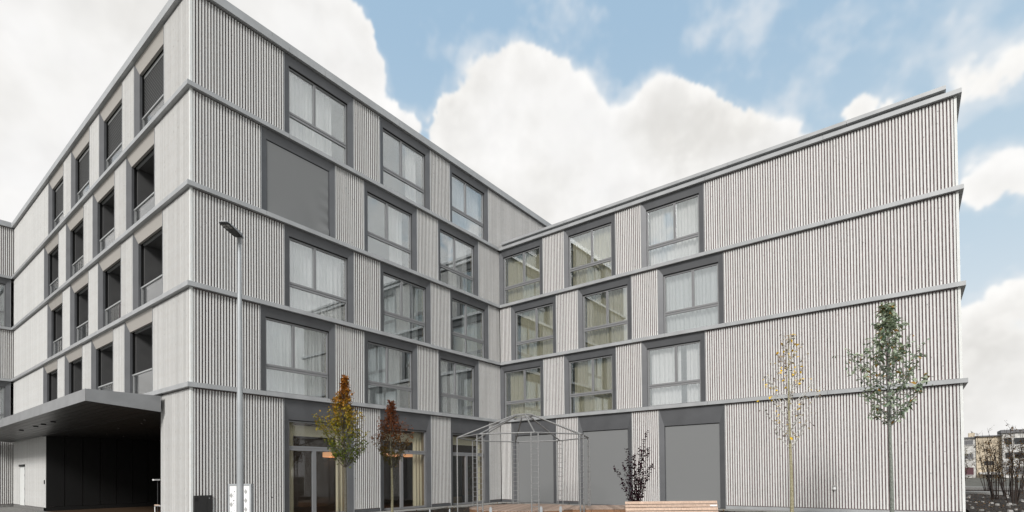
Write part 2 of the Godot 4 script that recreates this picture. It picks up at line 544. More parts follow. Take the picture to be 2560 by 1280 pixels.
func curtain(win: Node3D, u0: float, u1: float, v0: float, v1: float, mat: Material, w := -0.52) -> void:
	var m := MB.new()
	var n := maxi(12, int((u1 - u0) / 0.022))
	var ph := rng.randf() * 10.0
	var pts := []
	var nr := []
	for i in n + 1:
		var u := u0 + (u1 - u0) * i / n
		var z := 0.042 * sin(u * 40.0 + ph + 1.9 * sin(u * 5.1 + ph)) + 0.026 * sin(u * 21.0 + ph * 2.0)
		var dz := (0.042 * cos(u * 40.0 + ph + 1.9 * sin(u * 5.1 + ph)) * (40.0 + 9.7 * cos(u * 5.1 + ph)) + 0.026 * 21.0 * cos(u * 21.0 + ph * 2.0))
		pts.append(Vector2(u, z)); nr.append(Vector3(-dz, 0, 1).normalized())
	for i in n:
		for k in 2:
			var va := lerpf(v0, v1, k / 2.0)
			var vb := lerpf(v0, v1, (k + 1) / 2.0)
			var ka := 1.0 - 0.35 * k / 2.0
			var kb := 1.0 - 0.35 * (k + 1) / 2.0
			var a := Vector3(pts[i].x, va, w + pts[i].y * ka)
			var b := Vector3(pts[i + 1].x, va, w + pts[i + 1].y * ka)
			var d := Vector3(pts[i + 1].x, vb, w + pts[i + 1].y * kb)
			var e := Vector3(pts[i].x, vb, w + pts[i].y * kb)
			m.tri3(a, b, d, nr[i], nr[i + 1], nr[i + 1])
			m.tri3(a, d, e, nr[i], nr[i + 1], nr[i])
	part(win, "curtain", m.done(), mat)


func blind(win: Node3D, u0: float, u1: float, v0: float, v1: float, creased: bool, w := -0.225) -> void:
	var m := MB.new()
	var nu := 40
	var nv := 40
	var g := []
	for j in nv + 1:
		var row := []
		for i in nu + 1:
			var x := float(i) / nu
			var y := float(j) / nv
			var z := 0.0
			if creased:
				var k := clampf((x - 0.45) / 0.55, 0.0, 1.0) * clampf((0.65 - y) / 0.65, 0.0, 1.0)
				var edge := clampf((x - 0.8) / 0.2, 0.0, 1.0)
				z = k * 0.03 * sin(14.0 * x + 9.0 * y) + edge * 0.022 * sin(34.0 * y + 5.0 * x) * (1.0 - y) + 0.035 * clampf(0.3 - y, 0.0, 1.0) * sin(7.0 * x - 3.0 * y)
			row.append(Vector3(lerpf(u0, u1, x), lerpf(v0, v1, y), w + z))
		g.append(row)
	for j in nv:
		for i in nu:
			m.quad(g[j][i], g[j][i + 1], g[j + 1][i + 1], g[j + 1][i], Vector3(0, 0, 1))
	var o := part(win, "roller_blind", m.done(), mt.blind)
	o.mesh = m.done()
	for e in [u0 - 0.012, u1 - 0.012]:
		part(win, "guide_rail", box_mesh(Vector3(e, v0, w - 0.02), Vector3(e + 0.024, v1, w + 0.012)), mt.metal)
	part(win, "bottom_bar", box_mesh(Vector3(u0 + 0.014, v0, w + 0.004), Vector3(u1 - 0.014, v0 + 0.045, w + 0.022)), mt.frame)


func room(u0: float, u1: float, v0: float, v1: float, w0: float, w1: float, f: Transform3D, mat: Material, floor_mat: Material = null) -> void:
	# a closed shell of walls with thickness behind one opening
	var t := 0.08
	var r := part(bld, "interior_room", box_mesh(Vector3(u0, v0, w1 - t), Vector3(u1, v1, w1)), mat, f)
	part(r, "side_wall", box_mesh(Vector3(u0 - t, v0, w1 - t), Vector3(u0, v1, w0)), mat)
	part(r, "side_wall", box_mesh(Vector3(u1, v0, w1 - t), Vector3(u1 + t, v1, w0)), mat)
	part(r, "ceiling", box_mesh(Vector3(u0 - t, v1, w1 - t), Vector3(u1 + t, v1 + t, w0)), mat)
	part(r, "floor", box_mesh(Vector3(u0 - t, v0 - t, w1 - t), Vector3(u1 + t, v0, w0)), floor_mat if floor_mat else mat)


func window(f: Transform3D, u0: float, u1: float, lv: float, mirror: bool, cur: Array, blind_kind := 0, split_low := false) -> Node3D:
	var v0 := lv
	var v1 := lv + 2.86
	var a := u0 + 0.2
	var b := u1 - 0.2
	var vt := v1 - 0.33
	var m := MB.new()
	var fw := 0.06
	var fb := -0.31
	var ff := -0.245
	# outer frame, transom (two rails with a groove) and the upper mullion
	m.box(Vector3(a, v0, fb), Vector3(a + fw, vt, ff))
	m.box(Vector3(b - fw, v0, fb), Vector3(b, vt, ff))
	m.box(Vector3(a + fw, vt - 0.075, fb), Vector3(b - fw, vt, ff))
	m.box(Vector3(a + fw, v0, fb), Vector3(b - fw, v0 + 0.06, ff))
	m.box(Vector3(a + fw, v0 + 0.81, fb), Vector3(b - fw, v0 + 0.88, ff))
	m.box(Vector3(a + fw, v0 + 0.88, fb), Vector3(b - fw, v0 + 0.897, ff - 0.03))
	m.box(Vector3(a + fw, v0 + 0.897, fb), Vector3(b - fw, v0 + 0.965, ff + 0.012))
	var mu := u0 + 1.18 if not mirror else u1 - 1.28
	m.box(Vector3(mu, v0 + 0.965, fb), Vector3(mu + 0.042, vt - 0.075, ff + 0.006))
	m.box(Vector3(mu + 0.042, v0 + 0.965, fb), Vector3(mu + 0.054, vt - 0.075, ff - 0.03))
	m.box(Vector3(mu + 0.054, v0 + 0.965, fb), Vector3(mu + 0.098, vt - 0.075, ff))
	if split_low:
		m.box(Vector3(mu + 0.02, v0 + 0.06, fb), Vector3(mu + 0.06, v0 + 0.81, ff - 0.012))
	var win := part(bld, "window", m.done(), mt.frame, f)
	surround(win, u0, u1, v0, v1, 0.33)
	var g := MB.new()
	g.box(Vector3(a, vt - 0.02, ff), Vector3(b, vt + 0.02, -0.20))
	g.box(Vector3(b - 0.012, v0, ff), Vector3(b, vt, -0.225))
	part(win, "gasket", g.done(), mt.gasket)
	pane(win, a + fw - 0.01, mu + 0.01, v0 + 0.95, vt - 0.065)
	pane(win, mu + 0.09, b - fw + 0.01, v0 + 0.95, vt - 0.065)
	pane(win, a + fw - 0.01, b - fw + 0.01, v0 + 0.05, v0 + 0.82)
	var l := MB.new()
	l.box(Vector3(a - 0.02, v0 - 0.02, -0.44), Vector3(a + 0.035, vt, fb))
	l.box(Vector3(b - 0.035, v0 - 0.02, -0.44), Vector3(b + 0.02, vt, fb))
	l.box(Vector3(a + 0.035, vt - 0.03, -0.44), Vector3(b - 0.035, vt + 0.05, fb))
	l.box(Vector3(a + 0.035, v0 - 0.02, -0.44), Vector3(b - 0.035, v0 + 0.02, fb))
	part(win, "lining", l.done(), mt.lining)
	for q in cur:
		curtain(win, lerpf(a, b, q[0]), lerpf(a, b, q[1]), v0 + 0.03, vt + 0.02, mt["curtain_" + q[2]])
	if blind_kind:
		blind(win, a + 0.012, b - 0.03, v0 + 0.005, vt - 0.03, blind_kind == 2, -0.20)
	room(u0 - 0.28, u1 + 0.28, v0 - 0.03, v1 - 0.08, -0.43, -4.4, f, mt.room)
	return win


func tall_opening(f: Transform3D, u0: float, u1: float, mirror: bool, shut: bool) -> Node3D:
	# ground floor: door-height glazing with a fanlight, or the same opening behind a lowered blind
	var v0 := GROUND + 0.03
	var v1 := LV[3] - 0.14
	var head := 0.72
	var a := u0 + 0.2
	var b := u1 - 0.2
	var vt := v1 - head
	var fb := -0.31
	var ff := -0.245
	var m := MB.new()
	m.box(Vector3(a, v0, fb), Vector3(a + 0.06, vt, ff))
	m.box(Vector3(b - 0.06, v0, fb), Vector3(b, vt, ff))
	m.box(Vector3(a + 0.06, vt - 0.07, fb), Vector3(b - 0.06, vt, ff))
	m.box(Vector3(a + 0.06, v0, fb), Vector3(b - 0.06, v0 + 0.09, ff))
	m.box(Vector3(a + 0.06, 2.52, fb), Vector3(b - 0.06, 2.60, ff + 0.01))
	m.box(Vector3(a + 0.06, 2.60, fb), Vector3(b - 0.06, 2.615, ff - 0.03))
	m.box(Vector3(a + 0.06, 2.615, fb), Vector3(b - 0.06, 2.68, ff))
	var mu := u0 + 1.13 if not mirror else u1 - 1.28
	m.box(Vector3(mu, v0 + 0.09, fb), Vector3(mu + 0.15, 2.52, ff + 0.006))
	var win := part(bld, "glazed_door" if not shut else "window", m.done(), mt.frame, f)
	surround(win, u0, u1, v0, v1, head)
	part(win, "gasket", box_mesh(Vector3(a, vt - 0.02, ff), Vector3(b, vt + 0.02, -0.20)), mt.gasket)
	if shut:
		blind(win, a + 0.02, b - 0.012, v0 + 0.01, vt - 0.04, false, -0.215)
		part(win, "gasket", box_mesh(Vector3(a, v0, ff), Vector3(a + 0.012, vt, -0.225)), mt.gasket)
		room(u0 - 0.28, u1 + 0.28, v0 - 0.03, v1 - 0.2, -0.56, -3.0, f, mt.room)
	else:
		pane(win, a + 0.05, mu + 0.01, v0 + 0.08, 2.53, -0.275, false)
		pane(win, mu + 0.14, b - 0.05, v0 + 0.08, 2.53, -0.275, false)
		pane(win, a + 0.05, b - 0.05, 2.67, vt - 0.06, -0.275, false)
		var l := MB.new()
		l.box(Vector3(a - 0.02, v0, -0.56), Vector3(a + 0.035, vt, fb))
		l.box(Vector3(b - 0.035, v0, -0.56), Vector3(b + 0.02, vt, fb))
		l.box(Vector3(a - 0.02, vt - 0.01, -0.56), Vector3(b + 0.02, v1, fb))
		part(win, "lining", l.done(), mt.lining)
		part(win, "inner_valance", box_mesh(Vector3(a, vt - 0.52, -0.62), Vector3(b, vt + 0.2, -0.60)), mt.curtain_cream)
	return win


func balcony(f: Transform3D, u0: float, u1: float, lv: float, screened: bool, hi: float) -> void:
	var v0 := lv
	var v1 := lv + 2.86
	var vt := v1 - 0.40
	var a := u0 + 0.2
	var b := u1 - 0.2
	var d := 1.75
	# the balcony floor carries the rest
	var bal := part(bld, "balcony", box_mesh(Vector3(u0, v0 - 0.12, -d), Vector3(u1, v0 + 0.01, -0.36)), mt.concrete, f)
	surround(bal, u0, u1, v0, v1, 0.40, 0.10, -0.30, "head_sky_lit")
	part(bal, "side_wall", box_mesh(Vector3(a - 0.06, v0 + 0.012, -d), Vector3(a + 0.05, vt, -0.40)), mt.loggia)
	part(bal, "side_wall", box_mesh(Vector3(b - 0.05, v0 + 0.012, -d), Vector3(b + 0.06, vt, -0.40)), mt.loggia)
	part(bal, "side_wall", box_mesh(Vector3(u0 - 0.04, v0, -d), Vector3(a - 0.065, v1, -0.30)), mt.black)  # coloured black to stand for the shadow gap behind the jamb
	part(bal, "side_wall", box_mesh(Vector3(b + 0.065, v0, -d), Vector3(u1 + 0.04, v1, -0.30)), mt.black)  # same painted shadow gap at the other jamb
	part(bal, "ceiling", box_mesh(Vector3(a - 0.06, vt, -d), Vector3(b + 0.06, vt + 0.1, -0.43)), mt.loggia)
	part(bal, "blind_rail", box_mesh(Vector3(a, vt - 0.02, -0.42), Vector3(b, vt + 0.05, -0.36)), mt.rail)
	part(bal, "back_wall", box_mesh(Vector3(a, v0, -d - 0.15), Vector3(b, vt + 0.1, -d)), mt.concrete)
	var dr := part(bal, "balcony_door", box_mesh(Vector3(b - 1.35, v0 + 0.05, -d), Vector3(b - 0.25, vt - 0.25, -d + 0.04)), mt.frame)
	dr.set_meta("label", "glazed door at the back of the balcony")
	part(bal, "pane", box_mesh(Vector3(b - 1.25, v0 + 0.95, -d + 0.042), Vector3(b - 0.35, vt - 0.35, -d + 0.05)), mt.house_pane)
	part(bal, "pane", box_mesh(Vector3(b - 1.25, v0 + 0.15, -d + 0.042), Vector3(b - 0.35, v0 + 0.88, -d + 0.05)), mt.curtain_white)
	part(bal, "handrail", box_mesh(Vector3(a, v0 + 0.88, -0.37), Vector3(b, v0 + 0.93, -0.29)), mt.rail)
	part(bal, "rail_post", box_mesh(Vector3(a + 0.03, v0, -0.36), Vector3(a + 0.08, v0 + 0.88, -0.30)), mt.rail)
	var g := MB.new()
	g.box(Vector3(a + 0.17, v0 + 0.01, -0.32), Vector3(b, v0 + 0.88, -0.332))
	part(bal, "balustrade_pane", g.done(), mt.glass)
	if screened:
		part(bal, "screen", box_mesh(Vector3(a + 0.06, v0 + 0.93, -0.352), Vector3(b - 0.02, vt - 0.1, -0.345)), mt.screen)
		part(bal, "blind_rail", box_mesh(Vector3(a + 0.06, vt - 0.12, -0.358), Vector3(b, vt - 0.02, -0.335)), mt.rail)


# ---------------------------------------------------------------- the building
func build_building() -> void:
	bld = thing("apartment_building", "grey apartment building clad in upright slats with two wings around an inner corner", "building")
	slat_mesh = slat_profile(Color(0.16, 0.12, 0.12))  # brown sides darkened to paint in the shade between slats
	var pale_mesh := slat_profile(Color(0.62, 0.58, 0.56))  # lit copy: sides coloured paler for the brighter balcony front
	var L0 := LV[0] + 3.0
	# storey floors, counted from the top
	var a_open := {
		5: [[3.08, 5.88], [7.17, 9.95], [11.24, 14.02]], 4: [[2.27, 5.06], [6.38, 9.14], [10.44, 13.22]],
		3: [[3.07, 5.86], [7.15, 9.93], [11.2, 13.97]], 2: [[2.23, 5.03], [6.35, 9.11], [10.4, 13.18]], 1: [[3.03, 5.82], [7.1, 9.89], [11.16, 13.94]]}
	var b_open := {4: [[-0.1, 2.61], [3.86, 6.52], [7.77, 10.42]], 3: [[0.63, 3.35], [4.59, 7.26], [8.48, 11.14]], 2: [[-0.12, 2.58], [3.8, 6.48], [7.72, 10.39]], 1: [[0.58, 3.29], [4.52, 7.2], [8.45, 11.1]]}
	var c_open := {
		5: [[7.86, 10.56], [11.85, 14.54], [15.85, 18.54], [19.8, 22.5]], 4: [[7.05, 9.74], [11.05, 13.73], [15.02, 17.7], [18.99, 21.7]],
		3: [[7.74, 10.44], [11.74, 14.43], [15.73, 18.42], [19.68, 22.39]], 2: [[6.93, 9.6], [10.87, 13.57], [14.85, 17.55], [18.83, 21.52]]}
	var floor_of := {5: LV[0], 4: LV[1], 3: LV[2], 2: LV[3]}
	# what hangs in each window: [from, to, cloth]
	var a_cur := {
		5: [[[0.0, 0.80, "white"]], [[0.62, 0.86, "white"]], [[0.0, 0.97, "white"]]],
		4: [[], [[0.58, 0.88, "white"]], [[0.35, 0.9, "white"]]],
		3: [[[0.0, 0.97, "white"]], [[0.0, 0.72, "grey"], [0.78, 0.93, "grey"]], [[0.42, 0.9, "grey"]]],
		2: [[[0.0, 0.97, "grey"]], [[0.04, 0.33, "grey"], [0.42, 0.80, "grey"]], [[0.0, 0.3, "grey"], [0.42, 0.9, "grey"]]]}
	var b_cur := {
		4: [[[0.03, 0.97, "cream"]], [[0.03, 1.0, "cream"]], [[0.03, 1.0, "white"]]],
		3: [[[0.05, 1.0, "cream"]], [[0.03, 0.97, "cream"]], [[0.0, 1.0, "grey"]]],
		2: [[[0.06, 0.97, "cream"]], [[0.06, 1.0, "cream"]], [[0.03, 0.60, "white"], [0.70, 1.0, "white"]]]}
	for s in [5, 4, 3, 2]:
		var fl: float = floor_of[s]
		var top := fl + 2.86
		var ends := 26.0 if s == 5 else 14.9
		# wing along the courtyard
		var at := 0.19
		for i in 3:
			var o: Array = a_open[s][i]
			field(TA, at, o[0] - 0.012, fl, top, 0.0, 3.1)
			window(TA, o[0], o[1], fl, false, a_cur[s][i], 2 if (s == 4 and i == 0) else 0, s == 3 and i == 2)
			at = o[1] + 0.012
		field(TA, at, ends, fl, top)
		# side wing with the balconies
		at = -0.11
		for i in 4:
			var o: Array = c_open[s][i]
			field(TC, at, o[0] - 0.012, fl, top)
			balcony(TC, o[0], o[1], fl, s == 5, o[1])
			at = o[1] + 0.012
		field(TC, at, C_LEN - 0.19, fl, top)
		if s < 5:
			at = -0.10
			for i in 3:
				var o: Array = b_open[s][i]
				field(TB, at, o[0] - 0.012, fl, top)
				window(TB, o[0], o[1], fl, true, b_cur[s][i])
				at = o[1] + 0.012
			field(TB, at, B_END - 0.19, fl, top, 14.88, 20.0)
	# ground storey
	var g0 := GROUND + 0.15
	var gt := LV[3] - 0.14
	var at := 0.19
	for i in 3:
		var o: Array = a_open[1][i]
		field(TA, at, o[0] - 0.012, g0, gt, 0.0, 3.1)
		tall_opening(TA, o[0], o[1], false, false)
		part(bld, "plinth", box_mesh(Vector3(at - 0.02, -0.1, -0.42), Vector3(o[0] - 0.012, g0 - 0.004, -0.135)), mt.metal, TA)
		at = o[1] + 0.012
	field(TA, at, 14.9, g0, gt)
	part(bld, "plinth", box_mesh(Vector3(at, -0.1, -0.42), Vector3(14.94, g0 - 0.004, -0.135)), mt.metal, TA)
	at = -0.10
	for i in 3:
		var o: Array = b_open[1][i]
		field(TB, at, o[0] - 0.012, g0, gt)
		tall_opening(TB, o[0], o[1], true, true)
		part(bld, "plinth", box_mesh(Vector3(at, -0.1, -0.42), Vector3(o[0] - 0.012, g0 - 0.004, -0.135)), mt.metal, TB)
		at = o[1] + 0.012
	field(TB, at, B_END - 0.19, g0, gt, 14.88, 20.0)
	part(bld, "plinth", box_mesh(Vector3(at, -0.1, -0.42), Vector3(B_END - 0.12, g0 - 0.004, -0.128)), mt.fascia, TB)
	field(TC, -0.11, 7.46, 0.16, gt)
	field(TC, 22.21, C_LEN - 0.19, 0.16, gt)
	part(bld, "plinth", box_mesh(Vector3(-0.11, -0.1, -0.42), Vector3(7.46, 0.155, -0.13)), mt.base, TC)
	part(bld, "plinth", box_mesh(Vector3(22.21, -0.1, -0.42), Vector3(C_LEN - 0.12, 0.155, -0.135)), mt.base, TC)
	# corner boards, each storey
	for s in [5, 4, 3, 2, 1]:
		var lo: float = floor_of[s] if s > 1 else 0.16
		var hi := lo + 2.86 if s > 1 else gt
		var m := MB.new()
		m.box(Vector3(0.12, lo, -0.19), Vector3(0.19, hi, -0.12))
		part(bld, "corner_board", m.done(), mt.corner)
		if s < 5:
			part(bld, "corner_board", box_mesh(Vector3(A_END + 0.12, lo, B_END - 0.19), Vector3(A_END + 0.19, hi, B_END - 0.12)), mt.corner)
	# the far wing that closes the yard on the left
	for s in [5, 4, 3, 2]:
		var fl: float = floor_of[s]
		if s % 2 == 0:
			window(TD, -2.82, -0.02, fl, false, [[0.0, 1.0, "grey"]])
			field(TD, -4.6, -2.83, fl, fl + 2.86)
		else:
			field(TD, -4.6, 0.11, fl, fl + 2.86)
	field(TD, -4.6, 0.11, 0.16, gt)
	part(bld, "plinth", box_mesh(Vector3(-4.6, -0.1, -0.42), Vector3(0.11, 0.155, -0.13)), mt.base, TD)
	# cornice bands; the joints fall at the window edges
	for k in 4:
		var s := 5 - k
		var jn := []
		for o in a_open[s]:
			jn.append(o[0] + 0.12); jn.append(o[1] + 0.05)
		band(TA, 0.0, A_END if k > 0 else A_END, LV[k], jn)
		jn = []
		for o in c_open[s]:
			jn.append(o[0] + 0.6); jn.append(o[1] + 0.3)
		band(TC, 0.0, C_LEN - 0.4215, LV[k], jn, 0.14, 0.0, -0.4)
		jn = []
		var sb: int = mini(s, 4)
		for o in b_open[sb]:
			jn.append(o[0] + 0.3); jn.append(o[1] + 0.1)
		jn.append(14.6)
		band(TB, 0.002, B_END, LV[k], jn, 0.14, 0.0, -0.44)
		band(TD, -4.6, -0.002, LV[k], [-3.0])
		part(bld, "cornice_band", box_mesh(Vector3(A_END + 0.445, LV[k] - 0.14, B_END - 0.42), Vector3(26.0, LV[k], B_END - 0.001)), mt.fascia)
	# roof edges: a lower fascia and a slightly set-back cap
	var rj := [3.2, 4.6, 8.1, 9.5, 13.0, 17.5]
	band(TA, 0.0, 26.0, L0 + 0.02, rj, 0.15)
	band(TA, 0.008, 26.0, L0 + 0.165, [2.6, 6.1, 7.9, 11.5, 15.0], 0.142, -0.008, -0.5)
	band(TC, 0.0, C_LEN - 0.4215, L0 + 0.02, [4.0, 8.0, 12.0, 16.0, 20.0], 0.15)
	band(TC, 0.0, C_LEN - 0.5015, L0 + 0.165, [6.0, 10.0, 14.0, 18.0, 22.0], 0.142, -0.008, -0.5)
	band(TD, -4.6, -0.002, L0 + 0.02, [-3.0], 0.15)
	band(TD, -4.6, -0.002, L0 + 0.165, [-2.0], 0.142, -0.008, -0.5)
	part(bld, "parapet", box_mesh(Vector3(0.06, LV[0], -0.6), Vector3(B_END - 0.42, LV[0] + 0.125, -0.16)), mt.fascia, TB)
	band(TB, 0.08, B_END - 0.37, LV[0] + 0.265, [3.9, 7.6, 11.4, 15.3], 0.125, -0.03, -0.7)
	# roofs and hidden outer walls that close the volumes
	var rf := MB.new()
	rf.box(Vector3(0.42, L0 - 0.1, -C_LEN - 11.0), Vector3(26.0, L0 + 0.1, -0.42))
	rf.box(Vector3(-4.6, L0 - 0.1, -C_LEN - 11.0), Vector3(0.42, L0 + 0.1, -C_LEN - 0.42))
	rf.box(Vector3(A_END + 0.44, LV[0] - 0.1, -0.3), Vector3(26.0, LV[0] + 0.1, B_END - 0.42))
	part(bld, "roof", rf.done(), mt.roof)
	var ow := MB.new()
	ow.box(Vector3(25.6, 0, -C_LEN - 11.0), Vector3(26.0, L0, -0.42))
	ow.box(Vector3(25.6, 0, -0.42), Vector3(26.0, LV[0] - 0.15, B_END - 0.42))
	ow.box(Vector3(-4.6, 0, -C_LEN - 11.0), Vector3(26.0, L0, -C_LEN - 10.7))
	ow.box(Vector3(-4.9, 0, -C_LEN - 11.0), Vector3(-4.6, L0, -C_LEN - 0.15))
	part(bld, "outer_wall", ow.done(), mt.backing)
	for s in [4, 3, 2, 1]:
		var lo: float = floor_of[s] if s > 1 else 0.16
		var hi := lo + 2.86 if s > 1 else gt
		part(bld, "cladding_panel", box_mesh(Vector3(A_END + 0.2, lo, B_END - 0.42), Vector3(26.0, hi, B_END - 0.165)), mt.backing)
		for i in 126:
			var x := A_END + 0.24 + i * 0.0875
			rest_xf.append(Transform3D(Basis(Vector3(1, 0, 0), Vector3(0, hi - lo - 0.03, 0), Vector3(0, 0, 1.35)), Vector3(x, lo + 0.02, B_END - 0.165)))
			rest_col.append(Color(0.73, 0.73, 0.715))
	# grilles behind the slats, hatch outline, door and small fittings
	for i in 22:
		var u := 0.82 + i * 0.0875
		for k in 6:
			if (i * 7 + k * 5) % 11 == 0:
				continue
			part(bld, "vent_grille", box_mesh(Vector3(u - 0.014, 1.42 + k * 0.335, -0.171), Vector3(u + 0.014, 1.42 + k * 0.335 + 0.27, -0.150)), mt.black)
	var hatch := MB.new()
	for q in [[2.36, 0.67, 2.72, 0.676], [2.36, 1.094, 2.72, 1.1]]:
		hatch.box(Vector3(q[0], q[1], -0.13), Vector3(q[2], q[3], -0.1225))
	hatch.box(Vector3(2.58, 0.91, -0.13), Vector3(2.63, 0.935, -0.118))
	part(bld, "access_hatch", hatch.done(), mt.gasket)
	var door := part(bld, "service_door", box_mesh(Vector3(1.72, 0.16, -0.122), Vector3(2.9, 2.46, -0.112)), mt.corner, TC)
	door.set_meta("label", "flush pale service door beside the passage")
	var seams := MB.new()
	for u in [1.70, 2.905]:
		seams.box(Vector3(u, 0.16, -0.12), Vector3(u + 0.015, 2.46, -0.108))
	for v in [0.35, 1.0, 1.75, 2.1]:
		seams.box(Vector3(2.91, v, -0.115), Vector3(2.95, v + 0.14, -0.098))
	part(door, "hinge", seams.done(), mt.frame)
	part(door, "door_closer", box_mesh(Vector3(1.75, 2.30, -0.11), Vector3(2.95, 2.42, -0.05)), mt.lamp_dark)
	part(bld, "door_intercom", box_mesh(Vector3(7.2, 1.35, -0.12), Vector3(7.3, 1.55, -0.09)), mt.black, TC)
	build_passage()
	# all the remaining slats; those of the balcony side have edges coloured as lit
	for q in [["remaining_slats", slat_mesh, rest_xf, rest_col], ["lit_edged_slats", pale_mesh, pale_xf, pale_col]]:
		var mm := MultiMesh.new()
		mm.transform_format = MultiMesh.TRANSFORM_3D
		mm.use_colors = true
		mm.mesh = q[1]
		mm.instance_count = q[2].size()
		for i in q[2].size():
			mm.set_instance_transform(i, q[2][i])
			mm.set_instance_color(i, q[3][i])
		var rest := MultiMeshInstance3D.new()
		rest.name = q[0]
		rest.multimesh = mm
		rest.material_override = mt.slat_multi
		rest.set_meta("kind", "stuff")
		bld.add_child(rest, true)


func build_passage() -> void:
	var top := 3.72
	# canopy over the entrance
	var can := part(bld, "canopy", box_mesh(Vector3(-1.88, 4.02, -C_LEN + 0.2), Vector3(-0.005, 4.20, -2.06)), mt.canopy_grey)
	var m := MB.new()
	m.hull([Vector3(-1.91, 3.86, -C_LEN + 0.2), Vector3(-1.88, 3.86, -C_LEN + 0.2), Vector3(-1.88, 4.21, -C_LEN + 0.2), Vector3(-1.91, 4.21, -C_LEN + 0.2)],
		[Vector3(-1.91, 3.86, -2.03), Vector3(-1.88, 3.86, -2.06), Vector3(-1.88, 4.21, -2.06), Vector3(-1.91, 4.21, -2.03)])
	part(can, "front_fascia", m.done(), mt.canopy_grey)
	m = MB.new()
	m.hull([Vector3(-1.905, 3.86, -2.03), Vector3(-1.88, 3.86, -2.06), Vector3(-1.88, 4.21, -2.06), Vector3(-1.905, 4.21, -2.03)],
		[Vector3(0.0, 3.70, -2.03), Vector3(0.0, 3.70, -2.06), Vector3(0.0, 4.21, -2.06), Vector3(0.0, 4.21, -2.03)])
	part(can, "side_fascia", m.done(), mt.canopy_grey)
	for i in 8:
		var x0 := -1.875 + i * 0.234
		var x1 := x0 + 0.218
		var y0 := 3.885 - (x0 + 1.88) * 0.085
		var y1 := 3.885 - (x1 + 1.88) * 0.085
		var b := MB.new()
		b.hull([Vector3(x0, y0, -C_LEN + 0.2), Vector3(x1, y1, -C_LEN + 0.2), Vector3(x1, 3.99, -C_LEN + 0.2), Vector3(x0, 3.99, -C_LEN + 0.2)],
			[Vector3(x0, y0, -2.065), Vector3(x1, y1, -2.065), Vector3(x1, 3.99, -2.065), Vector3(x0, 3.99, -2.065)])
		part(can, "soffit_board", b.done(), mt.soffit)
	for z in [-14.9, -12.2, -10.9, -9.4]:
		var c := CylinderMesh.new()
		c.top_radius = 0.085
		c.bottom_radius = 0.085
		c.height = 0.05
		part(can, "downlight", c, mt.black, Transform3D(Basis.IDENTITY, Vector3(-1.15, 3.81, z)))
	# the dark covered way through the ground floor
	var zl := -C_LEN + 7.48
	var zr := -C_LEN + 22.19
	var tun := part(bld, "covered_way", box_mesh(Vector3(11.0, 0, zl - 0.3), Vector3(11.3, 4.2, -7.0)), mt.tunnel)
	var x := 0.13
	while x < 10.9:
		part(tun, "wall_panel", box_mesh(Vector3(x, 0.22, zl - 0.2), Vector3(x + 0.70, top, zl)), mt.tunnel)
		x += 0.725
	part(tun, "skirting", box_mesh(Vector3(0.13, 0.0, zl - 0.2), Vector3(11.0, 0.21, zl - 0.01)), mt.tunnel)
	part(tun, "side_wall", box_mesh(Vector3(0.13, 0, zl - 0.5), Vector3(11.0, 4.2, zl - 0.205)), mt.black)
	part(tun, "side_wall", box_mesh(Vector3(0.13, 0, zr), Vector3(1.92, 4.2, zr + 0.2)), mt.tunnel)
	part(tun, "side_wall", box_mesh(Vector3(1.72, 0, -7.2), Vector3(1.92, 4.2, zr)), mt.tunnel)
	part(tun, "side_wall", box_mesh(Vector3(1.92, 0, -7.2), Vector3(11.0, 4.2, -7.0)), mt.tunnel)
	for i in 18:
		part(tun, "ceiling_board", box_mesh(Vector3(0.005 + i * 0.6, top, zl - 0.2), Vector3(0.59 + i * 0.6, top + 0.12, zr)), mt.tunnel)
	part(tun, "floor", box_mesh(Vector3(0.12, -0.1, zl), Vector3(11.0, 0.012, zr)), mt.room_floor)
	part(tun, "lintel", box_mesh(Vector3(0.12, top + 0.12, zl - 0.2), Vector3(0.42, 4.35, zr + 0.1)), mt.tunnel)
	for p in [Vector3(1.6, top, -13.4), Vector3(2.6, top, -14.6), Vector3(1.0, top, -9.6), Vector3(0.9, top, -6.6), Vector3(0.55, top, -5.2)]:
		var c := CylinderMesh.new()
		c.top_radius = 0.035
		c.bottom_radius = 0.035
		c.height = 0.02
		part(tun, "ceiling_spot", c, mt.lens, Transform3D(Basis.IDENTITY, p + Vector3(0, -0.012, 0)))


